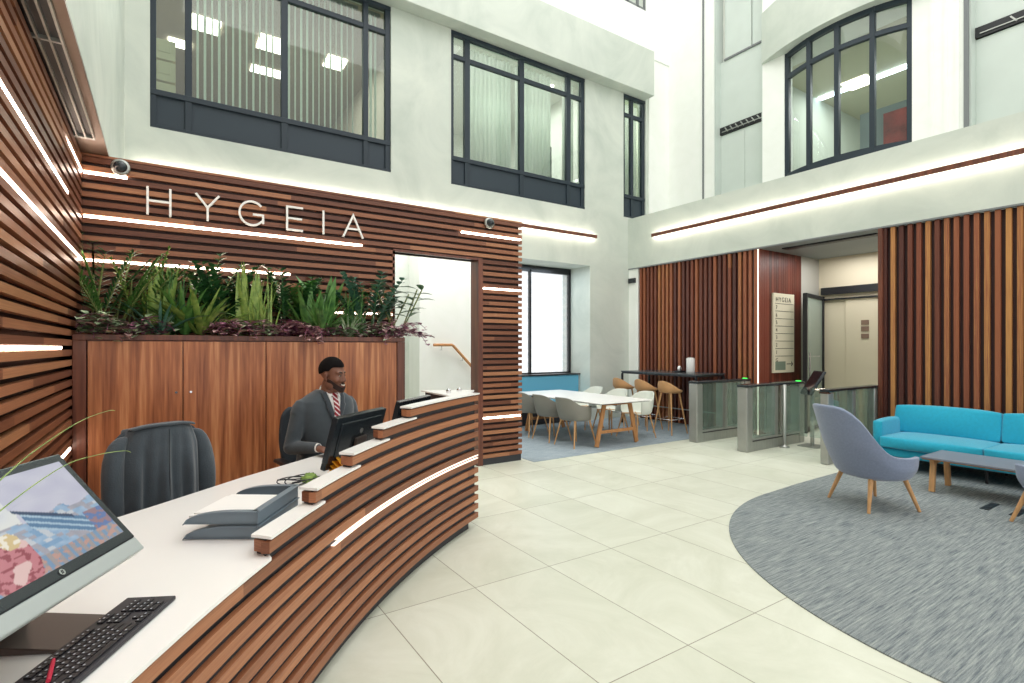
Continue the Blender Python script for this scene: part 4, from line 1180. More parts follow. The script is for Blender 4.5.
gate(8.28, 3.81, 4.66, 'pair of glass gate wings beside the steel post')
mb = MB(); mb.lathe([(.0,0),(.075,0),(.075,.02),(.03,.035),(.026,.05),(.026,1.0),(.0,1.0)], (8.26, 4.60, 0), 20)
single('barrier_post', mb, M['steel'], 'slim steel post with a dark foot in front of the middle pedestal', 'post', (8.26, 4.60, 0))
# kiosk
t = thing('visitor_kiosk', 'black tilted touch screen kiosk on a slim steel post by the turnstiles', 'kiosk', (9.2, 4.62, 0))
kx, ky = 8.72, 4.40
mb = MB(); mb.box(kx-.16, ky-.16, 0, kx+.16, ky+.16, .015); build('foot', mb, M['steel'], t, world=True, bevel=.004)
mb = MB(); mb.tube([(kx, ky, .01), (kx, ky, .98)], .028, 16); build('post', mb, M['steel'], t, world=True)
Mk = Matrix.Translation((kx+.02, ky, 1.02)) @ Matrix.Rotation(R_(-34), 4, 'Z') @ Matrix.Rotation(R_(-58), 4, 'Y')
mb = MB(); mb.box(-.22, -.15, -.02, .22, .15, .025, M=Mk); build('screen_case', mb, M['bezel'], t, world=True, bevel=.01)
mb = MB(); mb.box(-.19, -.12, .0255, .19, .12, .028, M=Mk); build('screen', mb, mat('dark glass', (16,20,26), .08, spec=.7), t, world=True)

# ---------------------------------------------------------------- moulded shells
def shell_rows(a, b, z0, seatz, backh, armh, lean=.12, flare=.04, power=2.2, phimax=118, nphi=33, front=0.0, dip=0.0, armw=58, soft=7.5):
    """rows from the bowl centre to the rim; local -Y is forward"""
    rows = []
    phis = [R_(-phimax+2*phimax*i/(nphi-1)) for i in range(nphi)]
    def rim(phi):
        d = abs(math.degrees(phi)); s = 1/(1+math.exp((d-armw)/soft))
        h = armh+(backh-armh)*s
        e = max(0, (d-armw-18)/(phimax-armw-18))
        return h-dip*e*e*(armh-seatz)
    for f in (0.0, .35, .7, .9):
        rows.append([(a*f*math.sin(p), b*f*math.cos(p)+(1-f)*-.03, z0+(seatz-z0)*.15*f) for p in phis])
    for v in (0, .12, .3, .5, .68, .84, .95, 1.0):
        row = []
        for p in phis:
            h = rim(p); z = z0+.02+(h-z0-.02)*v
            up = (z-z0)/(backh-z0)
            back = max(0, math.cos(p))
            grow = 1+flare*min(1, v*3)
            taper = 1-.22*max(0, up-.45)*back*1.3
            x = a*grow*math.sin(p)*taper; y = b*grow*math.cos(p)+lean*up*back**.6*1.0
            if v > 0: y += 0
            row.append((x, y, z))
        rows.append(row)
    return rows

def dining_chair(mname):
    t = thing('dining_chair', 'x', 'chair', (0,0,0), 0, 'moulded armchairs around the white table')
    mb = MB(); mb.grid(shell_rows(.27, .235, .415, .45, .80, .655, lean=.11, flare=.06, phimax=122))
    build('shell', mb, M[mname], t, solid=.012, off=0, sub=1)
    mb = MB()
    for s in (-1, 1): mb.tube([(s*.19,-.17,.42),(0,0,.425),(s*.19,.17,.42)], .011, 8)
    build('underframe', mb, M['oak'], t)
    for sx, sy in ((-1,-1),(1,-1),(-1,1),(1,1)):
        mb = MB(); mb.tube([(sx*.17,sy*.15,.425),(sx*.25,sy*.235,0)], [.016,.010], 10); build('leg', mb, M['oak'], t)
    return t
M['shell_grey'] = mat('warm grey moulded shell', (134,132,124), .5)
M['shell_white'] = mat('off white moulded shell', (222,226,216), .5)
c0 = dining_chair('shell_grey')
near = [(5.58, 6.56, -90, 'grey moulded chair nearest the camera on the near side of the white table'), (5.58, 7.18, -92, 'grey moulded chair in the middle of the near side of the white table'), (5.58, 7.80, -88, 'grey moulded chair half hidden by the slatted wall end')]
c0.location = (near[0][0], near[0][1], 0.006); c0.rotation_euler = (0,0,R_(90)); c0['label'] = near[0][3]
for x, y, r, l in near[1:]: copy_thing(c0, (x, y, 0.006), R_(90+(r+90)), l)
c1 = dining_chair('shell_white')
far = [(6.98, 6.56, 0, 'white moulded chair nearest the camera on the far side of the white table'), (6.98, 7.20, 3, 'white moulded chair in the middle of the far side of the white table'), (6.98, 7.88, -2, 'white moulded chair on the far side closest to the bay window')]
c1.location = (far[0][0], far[0][1], 0.006); c1.rotation_euler = (0,0,R_(-90)); c1['label'] = far[0][3]
for x, y, r, l in far[1:]: copy_thing(c1, (x, y, 0.006), R_(-90+r), l)

# dining table
t = thing('dining_table', 'long white topped table on golden timber trestle legs in the bay', 'table', (6.18, 7.2, 0.006))
mb = MB(); mb.box(5.60, 6.0, .712, 6.76, 8.42, .732); build('tabletop', mb, M['white_top'], t, world=True, bevel=.004)
mb = MB(); mb.box(5.62, 6.02, .702, 6.74, 8.40, .711); build('edge_panel', mb, M['kick'], t, world=True)
for y in (6.22, 8.15):
    for x0, x1 in ((5.90, 5.73), (6.46, 6.63)):
        mb = MB(); mb.beam((x0, y, .70), (x1, y, .012), .075, .035, up=(0,1,0)); build('leg', mb, M['oakdark'], t, world=True, bevel=.006)
    mb = MB(); mb.beam((5.80, y, .24), (6.56, y, .24), .03, .05); build('crossbar', mb, M['oakdark'], t, world=True, bevel=.004)
    mb = MB(); mb.beam((5.86, y, .68), (6.50, y, .68), .04, .045); build('top_rail', mb, M['oakdark'], t, world=True, bevel=.004)
mb = MB(); mb.beam((6.18, 6.24, .66), (6.18, 8.13, .66), .05, .04); build('stretcher', mb, M['kick'], t, world=True)

# bar table
t = thing('bar_table', 'long black high table standing along the vertical timber slats', 'table', (8.5, 7.05, 0))
mb = MB(); mb.box(8.08, 6.13, 1.075, 8.94, 8.02, 1.10); build('tabletop', mb, mat('dark smoked top', (70,76,80), .25), t, world=True, bevel=.003)
mb = MB(); mb.beam((8.10,6.15,1.06),(8.10,8.0,1.06),.03,.03); mb.beam((8.92,6.15,1.06),(8.92,8.0,1.06),.03,.03); mb.beam((8.10,8.0,1.06),(8.92,8.0,1.06),.03,.03); mb.beam((8.10,6.15,1.06),(8.92,6.15,1.06),.03,.03)
build('apron', mb, M['black'], t, world=True)
for x, y in ((8.10,6.15),(8.92,6.15),(8.10,8.0),(8.92,8.0)):
    mb = MB(); mb.beam((x,y,0.0),(x,y,1.045),.035,.035,up=(0,1,0)); build('leg', mb, M['black'], t, world=True)
mb = MB(); mb.beam((8.90,6.15,.32),(8.90,8.0,.32),.02,.02); build('foot_rail', mb, M['steel'], t, world=True)
# things on it
x, y = 8.55, 6.62
mb = MB(); mb.lathe([(0,0),(.075,0),(.08,.01),(.08,.27),(.07,.285),(0,.285)], (x, y, 1.101), 28)
t = thing('storage_jar', 'white cylindrical jar standing on the high black table', 'jar', (x, y, 1.101)); build('body', mb, mat('white ceramic', (226,226,224), .3), t, world=True)
mb = MB(); mb.lathe([(0,.286),(.055,.286),(.055,.30),(0,.302)], (x, y, 1.101), 24); build('lid', mb, M['steel'], t, world=True)
t = thing('tabletop_phone', 'small black and white gadget beside the jar on the high table', 'gadget', (8.5, 6.85, 1.101))
mb = MB(); mb.box(8.44, 6.78, 1.101, 8.60, 6.92, 1.135); build('base', mb, M['black'], t, world=True, bevel=.01)
mb = MB(); mb.lathe([(0,0),(.035,0),(.038,.06),(.02,.09),(0,.095)], (8.52, 6.86, 1.135), 16); build('head', mb, M['white_top'], t, world=True)
mb = MB(); mb.tube([(8.48,6.80,1.14),(8.46,6.79,1.19),(8.49,6.80,1.21)], .008, 8); build('arm', mb, M['black'], t, world=True)

# bar stools
def stool():
    t = thing('bar_stool', 'x', 'stool', (0,0,0), 0, 'tan bar stools at the high table')
    mb = MB(); mb.grid(shell_rows(.205, .175, .745, .78, .985, .79, lean=.04, flare=.10, phimax=150, armw=60, soft=17))
    build('shell', mb, mat('tan moulded plywood', (206,158,110), .45, var=.12, vscale=5), t, solid=.012, off=0, sub=1)
    mb = MB(); mb.lathe([(0,0),(.17,0),(.192,.012),(.185,.03),(.12,.036),(0,.034)], (0,-.01,.772), 28); build('seat_pad', mb, mat('pale blue seat pad', (206,220,232), .8), t)
    for sx, sy in ((-1,-1),(1,-1),(-1,1),(1,1)):
        mb = MB(); mb.tube([(sx*.11,sy*.11,.76),(sx*.215,sy*.215,0)], [.017,.011], 10); build('leg', mb, M['oak'], t)
    mb = MB(); r = .182
    mb.tube([(-r,-r,.27),(r,-r,.27),(r,r,.27),(-r,r,.27),(-r,-r,.27)], .006, 8); build('footrest', mb, M['chrome'], t)
    return t
s0 = stool(); s0.location = (7.84, 6.52, 0.006); s0.rotation_euler = (0,0,R_(90)); s0['label'] = 'bar stool nearest the turnstiles, its whole curved back in view'
copy_thing(s0, (7.84, 7.10, 0.006), R_(90), 'middle bar stool with only its tan back above the white chair')
copy_thing(s0, (7.84, 7.70, 0.006), R_(90), 'bar stool furthest from the turnstiles, next to the corner')

# ---------------------------------------------------------------- lounge
M['wool'] = mat('grey blue wool', (134,146,172), .9, sheen=.4, var=.08, vscale=60, bump=.25, bscale=260)
def armchair():
    t = thing('lounge_armchair', 'x', 'armchair', (0,0,0), 0, 'grey blue high backed armchairs')
    ph = 128; n = 41; rows = []
    P = [R_(-ph+2*ph*i/(n-1)) for i in range(n)]
    def plan(p, z, v):
        back = max(0, math.cos(p)); up = max(0, (z-.34))/.66
        a = .32+.06*min(1, v*2.5); b = .28+.03*min(1, v*2.5)
        a *= 1-.16*max(0, up-.35)*(1 if back > 0 else 0)
        x = a*math.sin(p)*(1+.06*up); y = b*math.cos(p)+.24*up*back**.5
        if back == 0: y -= .10*(1-abs(math.sin(p)))*v
        return x, y
    def rim(p):
        d = abs(math.degrees(p)); s = 1/(1+math.exp((d-57)/6.5))
        r = .545+(1.02-.545)*s
        r -= .03*(d/50)**4 if d < 50 else 0
        r += .0
        return r
    for f in (0.0, .3, .6, .85):
        rows.append([(.30*f*math.sin(p), .27*f*math.cos(p), .285+.05*f*f) for p in P])
    for v in (0, .1, .25, .45, .65, .82, .94, 1.0):
        rows.append([plan(p, .335+(rim(p)-.335)*v, v)+(.335+(rim(p)-.335)*v,) for p in P])
    mb = MB(); mb.grid(rows)
    build('shell', mb, M['wool'], t, solid=.045, off=0, sub=2)
    mb = MB(); mb.lathe([(0,0),(.22,0),(.265,.03),(.27,.06),(.24,.085),(0,.10)], (0,-.03,.335), 30); build('seat_cushion', mb, M['wool'], t)
    for sx, sy in ((-1,-1),(1,-1),(-1,1),(1,1)):
        mb = MB(); mb.tube([(sx*.19,sy*.17,.33),(sx*.275,sy*.265,0)], [.024,.014], 12); build('leg', mb, M['oak'], t)
    return t
a0 = armchair(); a0.location = (5.98, 2.43, .008); a0.rotation_euler = (0,0,R_(62)); a0['label'] = 'grey blue armchair fully in view with its back to the camera'
copy_thing(a0, (6.66, 1.17, .008), R_(166), 'grey blue armchair cut off by the right edge of the picture')

M['teal'] = mat('turquoise wool', (26,170,202), .85, sheen=.35, var=.07, vscale=30, bump=.15, bscale=200)
M['tealseam'] = mat('dark teal seam', (14,84,104), .9)
sf = thing('sofa', 'long turquoise sofa against the vertical timber slats', 'sofa', (8.35, 1.6, .008))
def cushion(name, x0, x1, y0, y1, z0, z1, puff, parent=sf, m='teal', tilt=0):
    nx, ny = 9, 15; mb = MB()
    cx_, cy_, cz_ = (x0+x1)/2, (y0+y1)/2, (z0+z1)/2
    M_ = Matrix.Translation((cx_, cy_, cz_)) @ Matrix.Rotation(tilt, 4, 'Y')
    vs = []; hx, hy, hz = (x1-x0)/2, (y1-y0)/2, (z1-z0)/2
    mb.box(-hx, -hy, -hz, hx, hy, hz)
    me_b = build(name, mb, M[m], parent)
    import bmesh
    b = bmesh.new(); b.from_mesh(me_b.data); bmesh.ops.subdivide_edges(b, edges=b.edges[:], cuts=7, use_grid_fill=True)
    inv = wm(parent).inverted()
    for v in b.verts:
        x, y, z = v.co
        u, w_, q = x/hx, y/hy, z/hz
        s = Vector((x, y, z))
        fx, fy, fz = max(0, 1-u*u), max(0, 1-w_*w_), max(0, 1-q*q)
        s.x += puff*math.copysign(1, x)*(abs(u)**6)*fy*fz; s.y += puff*.5*math.copysign(1, y)*(abs(w_)**6)*fx*fz; s.z += puff*math.copysign(1, z)*(abs(q)**6)*fx**.7*fy**.5
        v.co = inv @ (M_ @ s)
    b.to_mesh(me_b.data); b.free()
    md = me_b.modifiers.new('bevel', 'BEVEL'); md.width = .02; md.segments = 2; md.limit_method = 'ANGLE'; md.angle_limit = R_(50)
    md = me_b.modifiers.new('sub', 'SUBSURF'); md.levels = 1; md.render_levels = 1
    me_b.data.polygons.foreach_set('use_smooth', [True]*len(me_b.data.polygons))
    return me_b
SY0, SY1 = .70, 3.235
SM = 2.06
mb = MB(); mb.box(7.92, SY0+.02, .17, 8.80, SY1-.02, .28); build('base', mb, M['teal'], sf, world=True, bevel=.03, seg=3)
mb = MB(); mb.box(8.72, SY0+.02, .28, 8.86, SY1-.02, .66); build('back_frame', mb, M['teal'], sf, world=True, bevel=.03, seg=3)
cushion('seat_cushion', 7.86, 8.62, SM+.004, SY1-.125, .29, .43, .03)
cushion('seat_cushion', 7.86, 8.62, SY0+.16, SM-.004, .29, .43, .03)
cushion('back_cushion', 8.52, 8.72, SM+.006, SY1-.05, .42, .78, .035, tilt=R_(10))
cushion('back_cushion', 8.52, 8.72, SY0+.13, SM-.006, .42, .78, .035, tilt=R_(10))
cushion('armrest', 7.97, 8.72, SY1-.115, SY1, .26, .61, .03)
cushion('armrest', 7.95, 8.72, SY0, SY0+.15, .26, .61, .03)
for x in (8.0, 8.72):
    for y in (SY0+.1, SM, SY1-.1):
        mb = MB(); mb.tube([(x,y,.17),(x,y,.008)], .016, 10); build('leg', mb, M['black'], sf, world=True)

ct = thing('coffee_table', 'low grey topped coffee table on pale timber legs in front of the sofa', 'table', (7.25, 1.8, .008))
mb = MB(); mb.box(6.99, .95, .372, 7.62, 2.37, .392); build('tabletop', mb, mat('grey linoleum top', (132,136,148), .35), ct, world=True, bevel=.004)
mb = MB(); mb.box(7.005, .965, .360, 7.605, 2.355, .371); build('edge', mb, M['oakdark'], ct, world=True)
for y in (1.05, 2.28):
    for x0, x1 in ((7.10, 7.05), (7.47, 7.53)):
        mb = MB(); mb.beam((x0, y, .36), (x1, y, .01), .05, .05, up=(0,1,0)); build('leg', mb, M['oak'], ct, world=True, bevel=.006)
    mb = MB(); mb.beam((7.05, y, .335), (7.46, y, .335), .04, .045); build('crossbar', mb, M['oak'], ct, world=True)

for (x, y, l) in ((6.88, 1.75, 'dark floor socket plate under the edge of the coffee table'), (6.86, 1.53, 'dark floor socket plate nearest the right edge of the picture')):
    t = thing('floor_socket', l, 'floor socket', (x, y, .008), 0, 'floor sockets in the carpet')
    mb = MB(); mb.box(x-.17, y-.035, .008, x+.17, y+.035, .013); build('plate', mb, M['black'], t, world=True, bevel=.002)
    mb = MB(); mb.box(x-.11, y-.02, .0131, x-.02, y+.02, .0145); mb.box(x+.02, y-.02, .0131, x+.11, y+.02, .0145); build('flap', mb, M['kick'], t, world=True)

# ---------------------------------------------------------------- office chairs
M['chairfab'] = mat('charcoal mesh fabric', (54,62,70), .85, bump=.2, bscale=200)
def office_chair(lab, loc, rz, zs=.52, zt=1.16, w=.25):
    """faces local -Y"""
    t = thing('office_chair', lab, 'office chair', loc, rz, 'charcoal office chairs behind the desk')
    rows = []
    for i in range(13):
        v = i/12; z = zs+.10+(zt-zs-.10)*v; ww = w*(1-.16*abs(v-.45)**1.5*2)
        if v > .9: ww *= 1-2.2*(v-.9)
        rows.append([(ww*(k/8), .26+.07*v-.05*(k/8)**2*1.0+.02*math.sin(v*math.pi), z) for k in range(-8, 9)])
    mb = MB(); mb.grid(rows); build('backrest', mb, M['chairfab'], t, solid=.045, off=0, sub=1)
    mb = MB(); mb.box(-.25, -.24, zs-.04, .25, .25, zs+.04); build('seat', mb, M['chairfab'], t, bevel=.035, seg=4)
    mb = MB(); mb.beam((0,.22,zs-.03),(0,.33,zs+.25),.07,.02,up=(0,1,0)); build('back_stem', mb, M['black'], t)
    for s in (-1, 1):
        mb = MB(); mb.tube([(s*.22,.05,zs-.03),(s*.31,.05,zs-.01),(s*.31,.06,zs+.18)], .018, 10); am = build('arm_support', mb, M['black'], t)
        mb = MB(); mb.box(s*.31-.04, -.10, zs+.18, s*.31+.04, .16, zs+.21); build('arm_pad', mb, M['black'], am, bevel=.012)
    mb = MB(); mb.tube([(0,0,.10),(0,0,zs-.04)], .03, 14); build('gas_column', mb, M['black'], t)
    mb = MB()
    for k in range(5):
        a = 2*math.pi*k/5; mb.tube([(0,0,.11),(.29*math.cos(a),.29*math.sin(a),.075)], [.03,.018], 8)
    build('star_base', mb, M['black'], t)
    for k in range(5):
        a = 2*math.pi*k/5; x, y = .29*math.cos(a), .29*math.sin(a)
        mb = MB(); mb.tube([(x-.02*math.sin(a),y+.02*math.cos(a),.03),(x+.02*math.sin(a),y-.02*math.cos(a),.03)], .03, 14); build('caster', mb, M['black'], t)
    return t
# chair with the jacket: its back is turned to the camera
JC = Vector((-.14, 3.99, 0)); JR = R_(204)
office_chair('charcoal office chair with a suit jacket hung over its back', tuple(JC), JR, .56, 1.13)
Mj = Matrix.Translation(JC) @ Matrix.Rotation(JR, 4, 'Z')
M['jacket'] = mat('charcoal suit cloth', (66,76,84), .9, sheen=.35, var=.12, vscale=14, bump=.3, bscale=120)
jk = thing('suit_jacket', 'charcoal suit jacket draped over the back of the near office chair', 'jacket', tuple(JC), JR)
def jy(x): return .385-.10*(x/.25)**2
rows = []
for i in range(25):
    v = i/24; z = 1.168-.62*v; row = []
    for k in range(41):
        s = -1+2*k/40
        w = .175+.04*min(1, v*5)+.02*v
        fold = (.016*math.sin(s*9+1.5*v)+.010*math.sin(s*21+.6)+.008*math.sin(s*5-v*4))*min(1, v*2.2)
        y = jy(s*.21)+.02+fold+.012*v
        if v < .05: y -= .03*(1-v/.05)
        row.append((s*w, y+(-.05*max(0, abs(s)-.8)/.2), z+(-.035*abs(s)**3)*(1-v)))
    rows.append(row)
mb = MB(); mb.grid(rows); build('back_panel', mb, M['jacket'], jk, solid=.012, off=0, sub=1)
mb = MB()   # collar folding over the chair top
cr_ = [[(x, jy(x)+.03-.0*t_, 1.150+.018*math.sin(math.pi*t_/2)*1.0-.035*(abs(x)/.2)**3) if t_ < 1 else (x, jy(x)-.035, 1.155-.035*(abs(x)/.2)**3) for x in [-.17+.34*k/16 for k in range(17)]] for t_ in (0, .6, 1)]
mb.grid(cr_); build('collar', mb, M['jacket'], jk, solid=.014, off=0, sub=1)
for s in (-1, 1):
    # sleeves hang from the shoulders
    pts = [(s*.185, jy(.2)+.0, 1.105), (s*.215, jy(.2)-.0, 1.07), (s*.238, jy(.2)+.01, .98), (s*.25, jy(.2)+.02, .84), (s*.245, jy(.2)+.02, .70), (s*.24, jy(.2)+.03, .56)]
    rr = []
    for i, p in enumerate(pts):
        r = [.03,.052,.064,.064,.06,.056][i]; ring = []
        for k in range(16):
            a = 2*math.pi*k/16; q = 1+.10*math.sin(3*a+i*1.7)
            ring.append((p[0]+r*.85*q*math.cos(a), p[1]+r*.75*q*math.sin(a), p[2]))
        rr.append(ring)
    mb = MB(); mb.loft(rr); build('sleeve', mb, M['jacket'], jk, sub=1)
mb = MB(); mb.tube([(.0, jy(0)+.038+.012*i/10, 1.13-.5*i/10) for i in range(11)], .0022, 6); build('centre_seam', mb, mat('dark seam', (40,46,52), .9), jk)
# ---------------------------------------------------------------- the receptionist
MP = Vector((1.10, 4.395, 0)); MR = R_(20)
man = thing('person', 'person in charcoal suit, white shirt and striped red tie seated smiling behind the desk', 'person', tuple(MP), MR)
def skin_mat():
    m, nt, b = newmat('dark brown skin'); b.inputs['Base Color'].default_value = lin((124,82,64)); b.inputs['Roughness'].default_value = .48
    b.inputs['Subsurface Weight'].default_value = .08; b.inputs['Subsurface Radius'].default_value = (.02,.01,.006)
    return m
M['skin'] = skin_mat()
M['suit'] = mat('charcoal grey suit cloth', (66,75,82), .85, sheen=.3, var=.08, vscale=18, bump=.2, bscale=160)
HC = Vector((.002, -.095, 1.366))                      # head centre
HR = Matrix.Translation(HC) @ Matrix.Rotation(R_(20), 4, 'Z') @ Matrix.Rotation(R_(5), 4, 'X')
def hp(x, y, z): return HR @ Vector((x, y, z))
def remesh(o, vox, smooth=4, fac=.5):
    md = o.modifiers.new('remesh', 'REMESH'); md.mode = 'VOXEL'; md.voxel_size = vox; md.use_smooth_shade = True
    if smooth:
        ms = o.modifiers.new('smooth', 'SMOOTH'); ms.iterations = smooth; ms.factor = fac
def hell(mb, c, r, rot=(0,0,0), n=20):
    b = len(mb.v); mb.ell(c, r, rot, n, 14); mb.v[b:] = [tuple(HR @ Vector(p)) for p in mb.v[b:]]
# torso rings: z, half width, half depth, centre y
RG = [(.50,.20,.15,.09),(.60,.205,.155,.07),(.72,.195,.145,.05),(.84,.205,.140,.02),(.95,.222,.140,0),(1.05,.240,.134,-.005),(1.12,.228,.118,-.005),(1.165,.175,.094,-.01),(1.20,.112,.078,-.02),(1.225,.075,.065,-.03)]
RG = [(z+.048*max(0, min(1, (z-.84)/.2)), a, b, c) for z, a, b, c in RG]
UP = .048
def ring_at(z):
    for a, b in zip(RG[:-1], RG[1:]):
        if a[0] <= z <= b[0]:
            t = (z-a[0])/(b[0]-a[0]); return [a[i]+(b[i]-a[i])*t for i in range(4)]
    return RG[-1] if z > RG[-1][0] else RG[0]
def front(x, z, off=0):
    _, a, b, cy_ = ring_at(z); e = 2.5
    q = max(0, 1-abs(x/a)**e)**(1/e)
    return Vector((x, cy_-(b+off)*q-off*.2, z))
def torso(mb, grow=0, zmin=0, zmax=9):
    rings = []
    for i in range(60):
        z = RG[0][0]+(RG[-1][0]-RG[0][0])*i/59
        if z < zmin or z > zmax: continue
        _, a, b, cy_ = ring_at(z); r = []
        for k in range(40):
            t = 2*math.pi*k/40; c, s = math.cos(t), math.sin(t); e = 2/2.5
            r.append(((a+grow)*math.copysign(abs(c)**e, c), cy_+(b+grow)*math.copysign(abs(s)**e, s), z))
        rings.append(r)
    mb.loft(rings)
SH = [Vector((-.205, 0, 1.148)), Vector((.205, 0, 1.148))]
EL = [Vector((-.295, .01, .83)), Vector((.30, -.02, .83))]
WR = [Vector((-.235, -.235, .845)), Vector((.17, -.30, .85))]
body = MB()
torso(body, -.026)
# neck and head
body.cap(hp(0,.03,-.20), hp(0,.022,-.06), .068, .062, 20)
hell(body, (0,.012,.045), (.078,.098,.088)); hell(body, (0,-.028,-.015), (.068,.070,.085)); hell(body, (0,-.045,-.075), (.050,.050,.045))
hell(body, (0,-.080,-.108), (.026,.020,.020))
hell(body, (-.052,-.012,-.065), (.022,.045,.035)); hell(body, (.052,-.012,-.065), (.022,.045,.035))
hell(body, (0,-.072,.038), (.058,.024,.018))                     # brow
hell(body, (-.040,-.070,-.022), (.024,.022,.022)); hell(body, (.040,-.070,-.022), (.024,.022,.022))   # cheeks
body.cap(hp(0,-.094,.022), hp(0,-.112,-.022), .010, .014, 12)      # nose bridge
hell(body, (-.014,-.102,-.028), (.011,.012,.009)); hell(body, (.014,-.102,-.028), (.011,.012,.009))
hell(body, (0,-.095,-.056), (.026,.012,.007)); hell(body, (0,-.094,-.073), (.022,.013,.008))  # lips
for s in (-1, 1):                                                # ears
    hell(body, (s*.083,.010,.0), (.009,.020,.032), (0,0,s*22)); hell(body, (s*.080,.004,-.024), (.008,.011,.012))
# arms, forearms, hands
for i, s in enumerate((-1, 1)):
    body.cap(SH[i]+Vector((-s*.03,0,-.03)), EL[i], .042, .040); body.cap(EL[i], WR[i], .042, .029)
    w = WR[i]; d = (w-EL[i]).normalized(); d = Vector((d.x*.6-s*.0, d.y, -.10)).normalized(); side = Vector((0,0,1)).cross(d).normalized()
    upv = d.cross(side)*-1
    palm = w+d*.055
    body.cap(w, w+d*.085, .026, .024); 
    for q in (-.024, 0, .024): body.cap(w+d*.03+side*q*.7, w+d*.092+side*q, .016, .014)
    for fi, (q, L) in enumerate(((-.033,.062),(-.011,.074),(.011,.070),(.032,.054))):
        b0 = w+d*.095+side*q; b1 = b0+d*L*.45+Vector((0,0,-.006)); b2 = b1+d*L*.33+Vector((0,0,-.016)); b3 = b2+d*L*.16+Vector((0,0,-.016))
        body.cap(b0-d*.01, b1, .0105, .0098, 10); body.cap(b1, b2, .0098, .0088, 10); body.cap(b2, b3, .0088, .0078, 10)
    th = side*(-1 if (side.x*s) > 0 else 1)
    t0 = w+d*.03+th*.028; t1 = t0+d*.032+th*.026+Vector((0,0,-.006)); t2 = t1+d*.030+th*.008+Vector((0,0,-.010))
    body.cap(t0, t1, .013, .0115, 10); body.cap(t1, t2, .0115, .009, 10)
# legs under the desk
for s in (-1, 1):
    body.cap((s*.10,.05,.60), (s*.13,-.36,.60), .085, .062); body.cap((s*.13,-.36,.58), (s*.13,-.30,.16), .055, .042)
    body.cap((s*.13,-.30,.13), (s*.14,-.42,.05), .042, .036)
bo = build('body', body, M['skin'], man); remesh(bo, .0065, 5, .5)
# head details
def ball(name, c, r, m, parent=bo, rot=(0,0,0)):
    mb = MB(); hell(mb, c, r, rot, 14); return build(name, mb, m, parent)
ew = mat('eye white', (190,178,168), .4); ei = mat('dark iris', (30,20,16), .2)
for s in (-1, 1):
    ball('eye', (s*.030,-.0835,.012), (.0105,.007,.0045), ew); ball('iris', (s*.029+.002,-.0905,.012), (.0052,.003,.0052), ei)
    mb = MB(); mb.tube([hp(s*(.014+.032*k/8), -.094+.016*(k/8)**2, .034+.007*math.sin(math.pi*k/8*.8)) for k in range(9)], [.003,.0042,.0048,.005,.005,.0048,.004,.003,.002], 8); build('eyebrow', mb, ei, bo)
    mb = MB(); mb.tube([hp(s*(.017+.027*k/6), -.093+.008*(k/6)**2, .019+.003*math.sin(math.pi*k/6)) for k in range(7)], .0022, 6); build('eyelid', mb, mat('eyelid', (74,44,34), .5), bo)
mb = MB(); mb.tube([hp(-.024+.048*k/10, -.1065+.012*((k-5)/5)**2, -.062+.008*((k-5)/5)**2) for k in range(11)], [.001,.0035,.005,.0055,.006,.006,.006,.0055,.005,.0035,.001], 8, flat=.8); build('teeth', mb, mat('teeth', (236,230,220), .3), bo)
mb = MB(); mb.tube([hp(-.022+.044*k/10, -.104+.012*((k-5)/5)**2, -.0735+.009*((k-5)/5)**2) for k in range(11)], [.002,.004,.0055,.006,.006,.006,.006,.006,.0055,.004,.002], 8); build('lower_lip', mb, mat('lip', (142,78,70), .45), bo)
# hair, beard
hm, nt, hb = newmat('short black hair'); hb.inputs['Base Color'].default_value = lin((20,17,18)); hb.inputs['Roughness'].default_value = .9; hb.inputs['Specular IOR Level'].default_value = .15
bn_ = nt.nodes.new('ShaderNodeTexNoise'); bn_.inputs['Scale'].default_value = 220; bp_ = nt.nodes.new('ShaderNodeBump'); bp_.inputs['Strength'].default_value = .9; bp_.inputs['Distance'].default_value = .01
tcn = nt.nodes.new('ShaderNodeTexCoord'); nt.links.new(tcn.outputs['Object'], bn_.inputs['Vector']); nt.links.new(bn_.outputs['Fac'], bp_.inputs['Height']); nt.links.new(bp_.outputs[0], hb.inputs['Normal'])
hair = MB(); rows = []
for j in range(22):
    row = []
    for k in range(49):
        p = 2*math.pi*k/48                       # p=0 at forehead (-y)
        fr_ = math.cos(p)
        # lowest latitude of the hairline, as an angle from the crown
        low = 70 if fr_ > .55 else (70+ (0.55-fr_)/.35*26 if fr_ > .2 else 92+ (0.2-fr_)/1.2*20)
        if abs(p-math.pi/2) < .25 or abs(p-3*math.pi/2) < .25: low = 90
        t = R_(low)*j/21
        rr = 1.0 - .05*max(0, (j-17)/4)
        q = 1+.012*noise.noise(Vector((math.sin(p)*6, math.cos(p)*6, t*6)))
        x = .0790*math.sin(t)*math.sin(p)*rr*q; y = .014-.0975*math.sin(t)*math.cos(p)*rr*q; z = .044+.092*math.cos(t)*q+(.009*max(0, math.cos(t)) )
        row.append(hp(x, y, z))
    rows.append(row)
hair.grid(rows); build('hair', hair, hm, bo, solid=.012, off=-1, sub=1)
bd = MB(); rows = []
for j in range(6):
    v = j/5; row = []
    for k in range(33):
        a = R_(-112+224*k/32); c = math.cos(a)
        zt = -.012-.050*max(0, c)**1.2 if abs(a) > .5 else -.088
        zt = -.018 - .064*max(0, c)**1.5
        zb = -.060-.062*max(0, c)**1.0
        z = zt+(zb-zt)*v
        rx = .0725-.020*v*(.4+.6*max(0,c)); ry = .074+.026*max(0,c)-.012*v
        row.append(hp(rx*math.sin(a), -.020-ry*c*.93, z))
    rows.append(row)
bd.grid(rows); build('beard', bd, mat('short black beard', (52,36,32), .9, bump=.6, bscale=200), bo, solid=.006, off=0, sub=1)
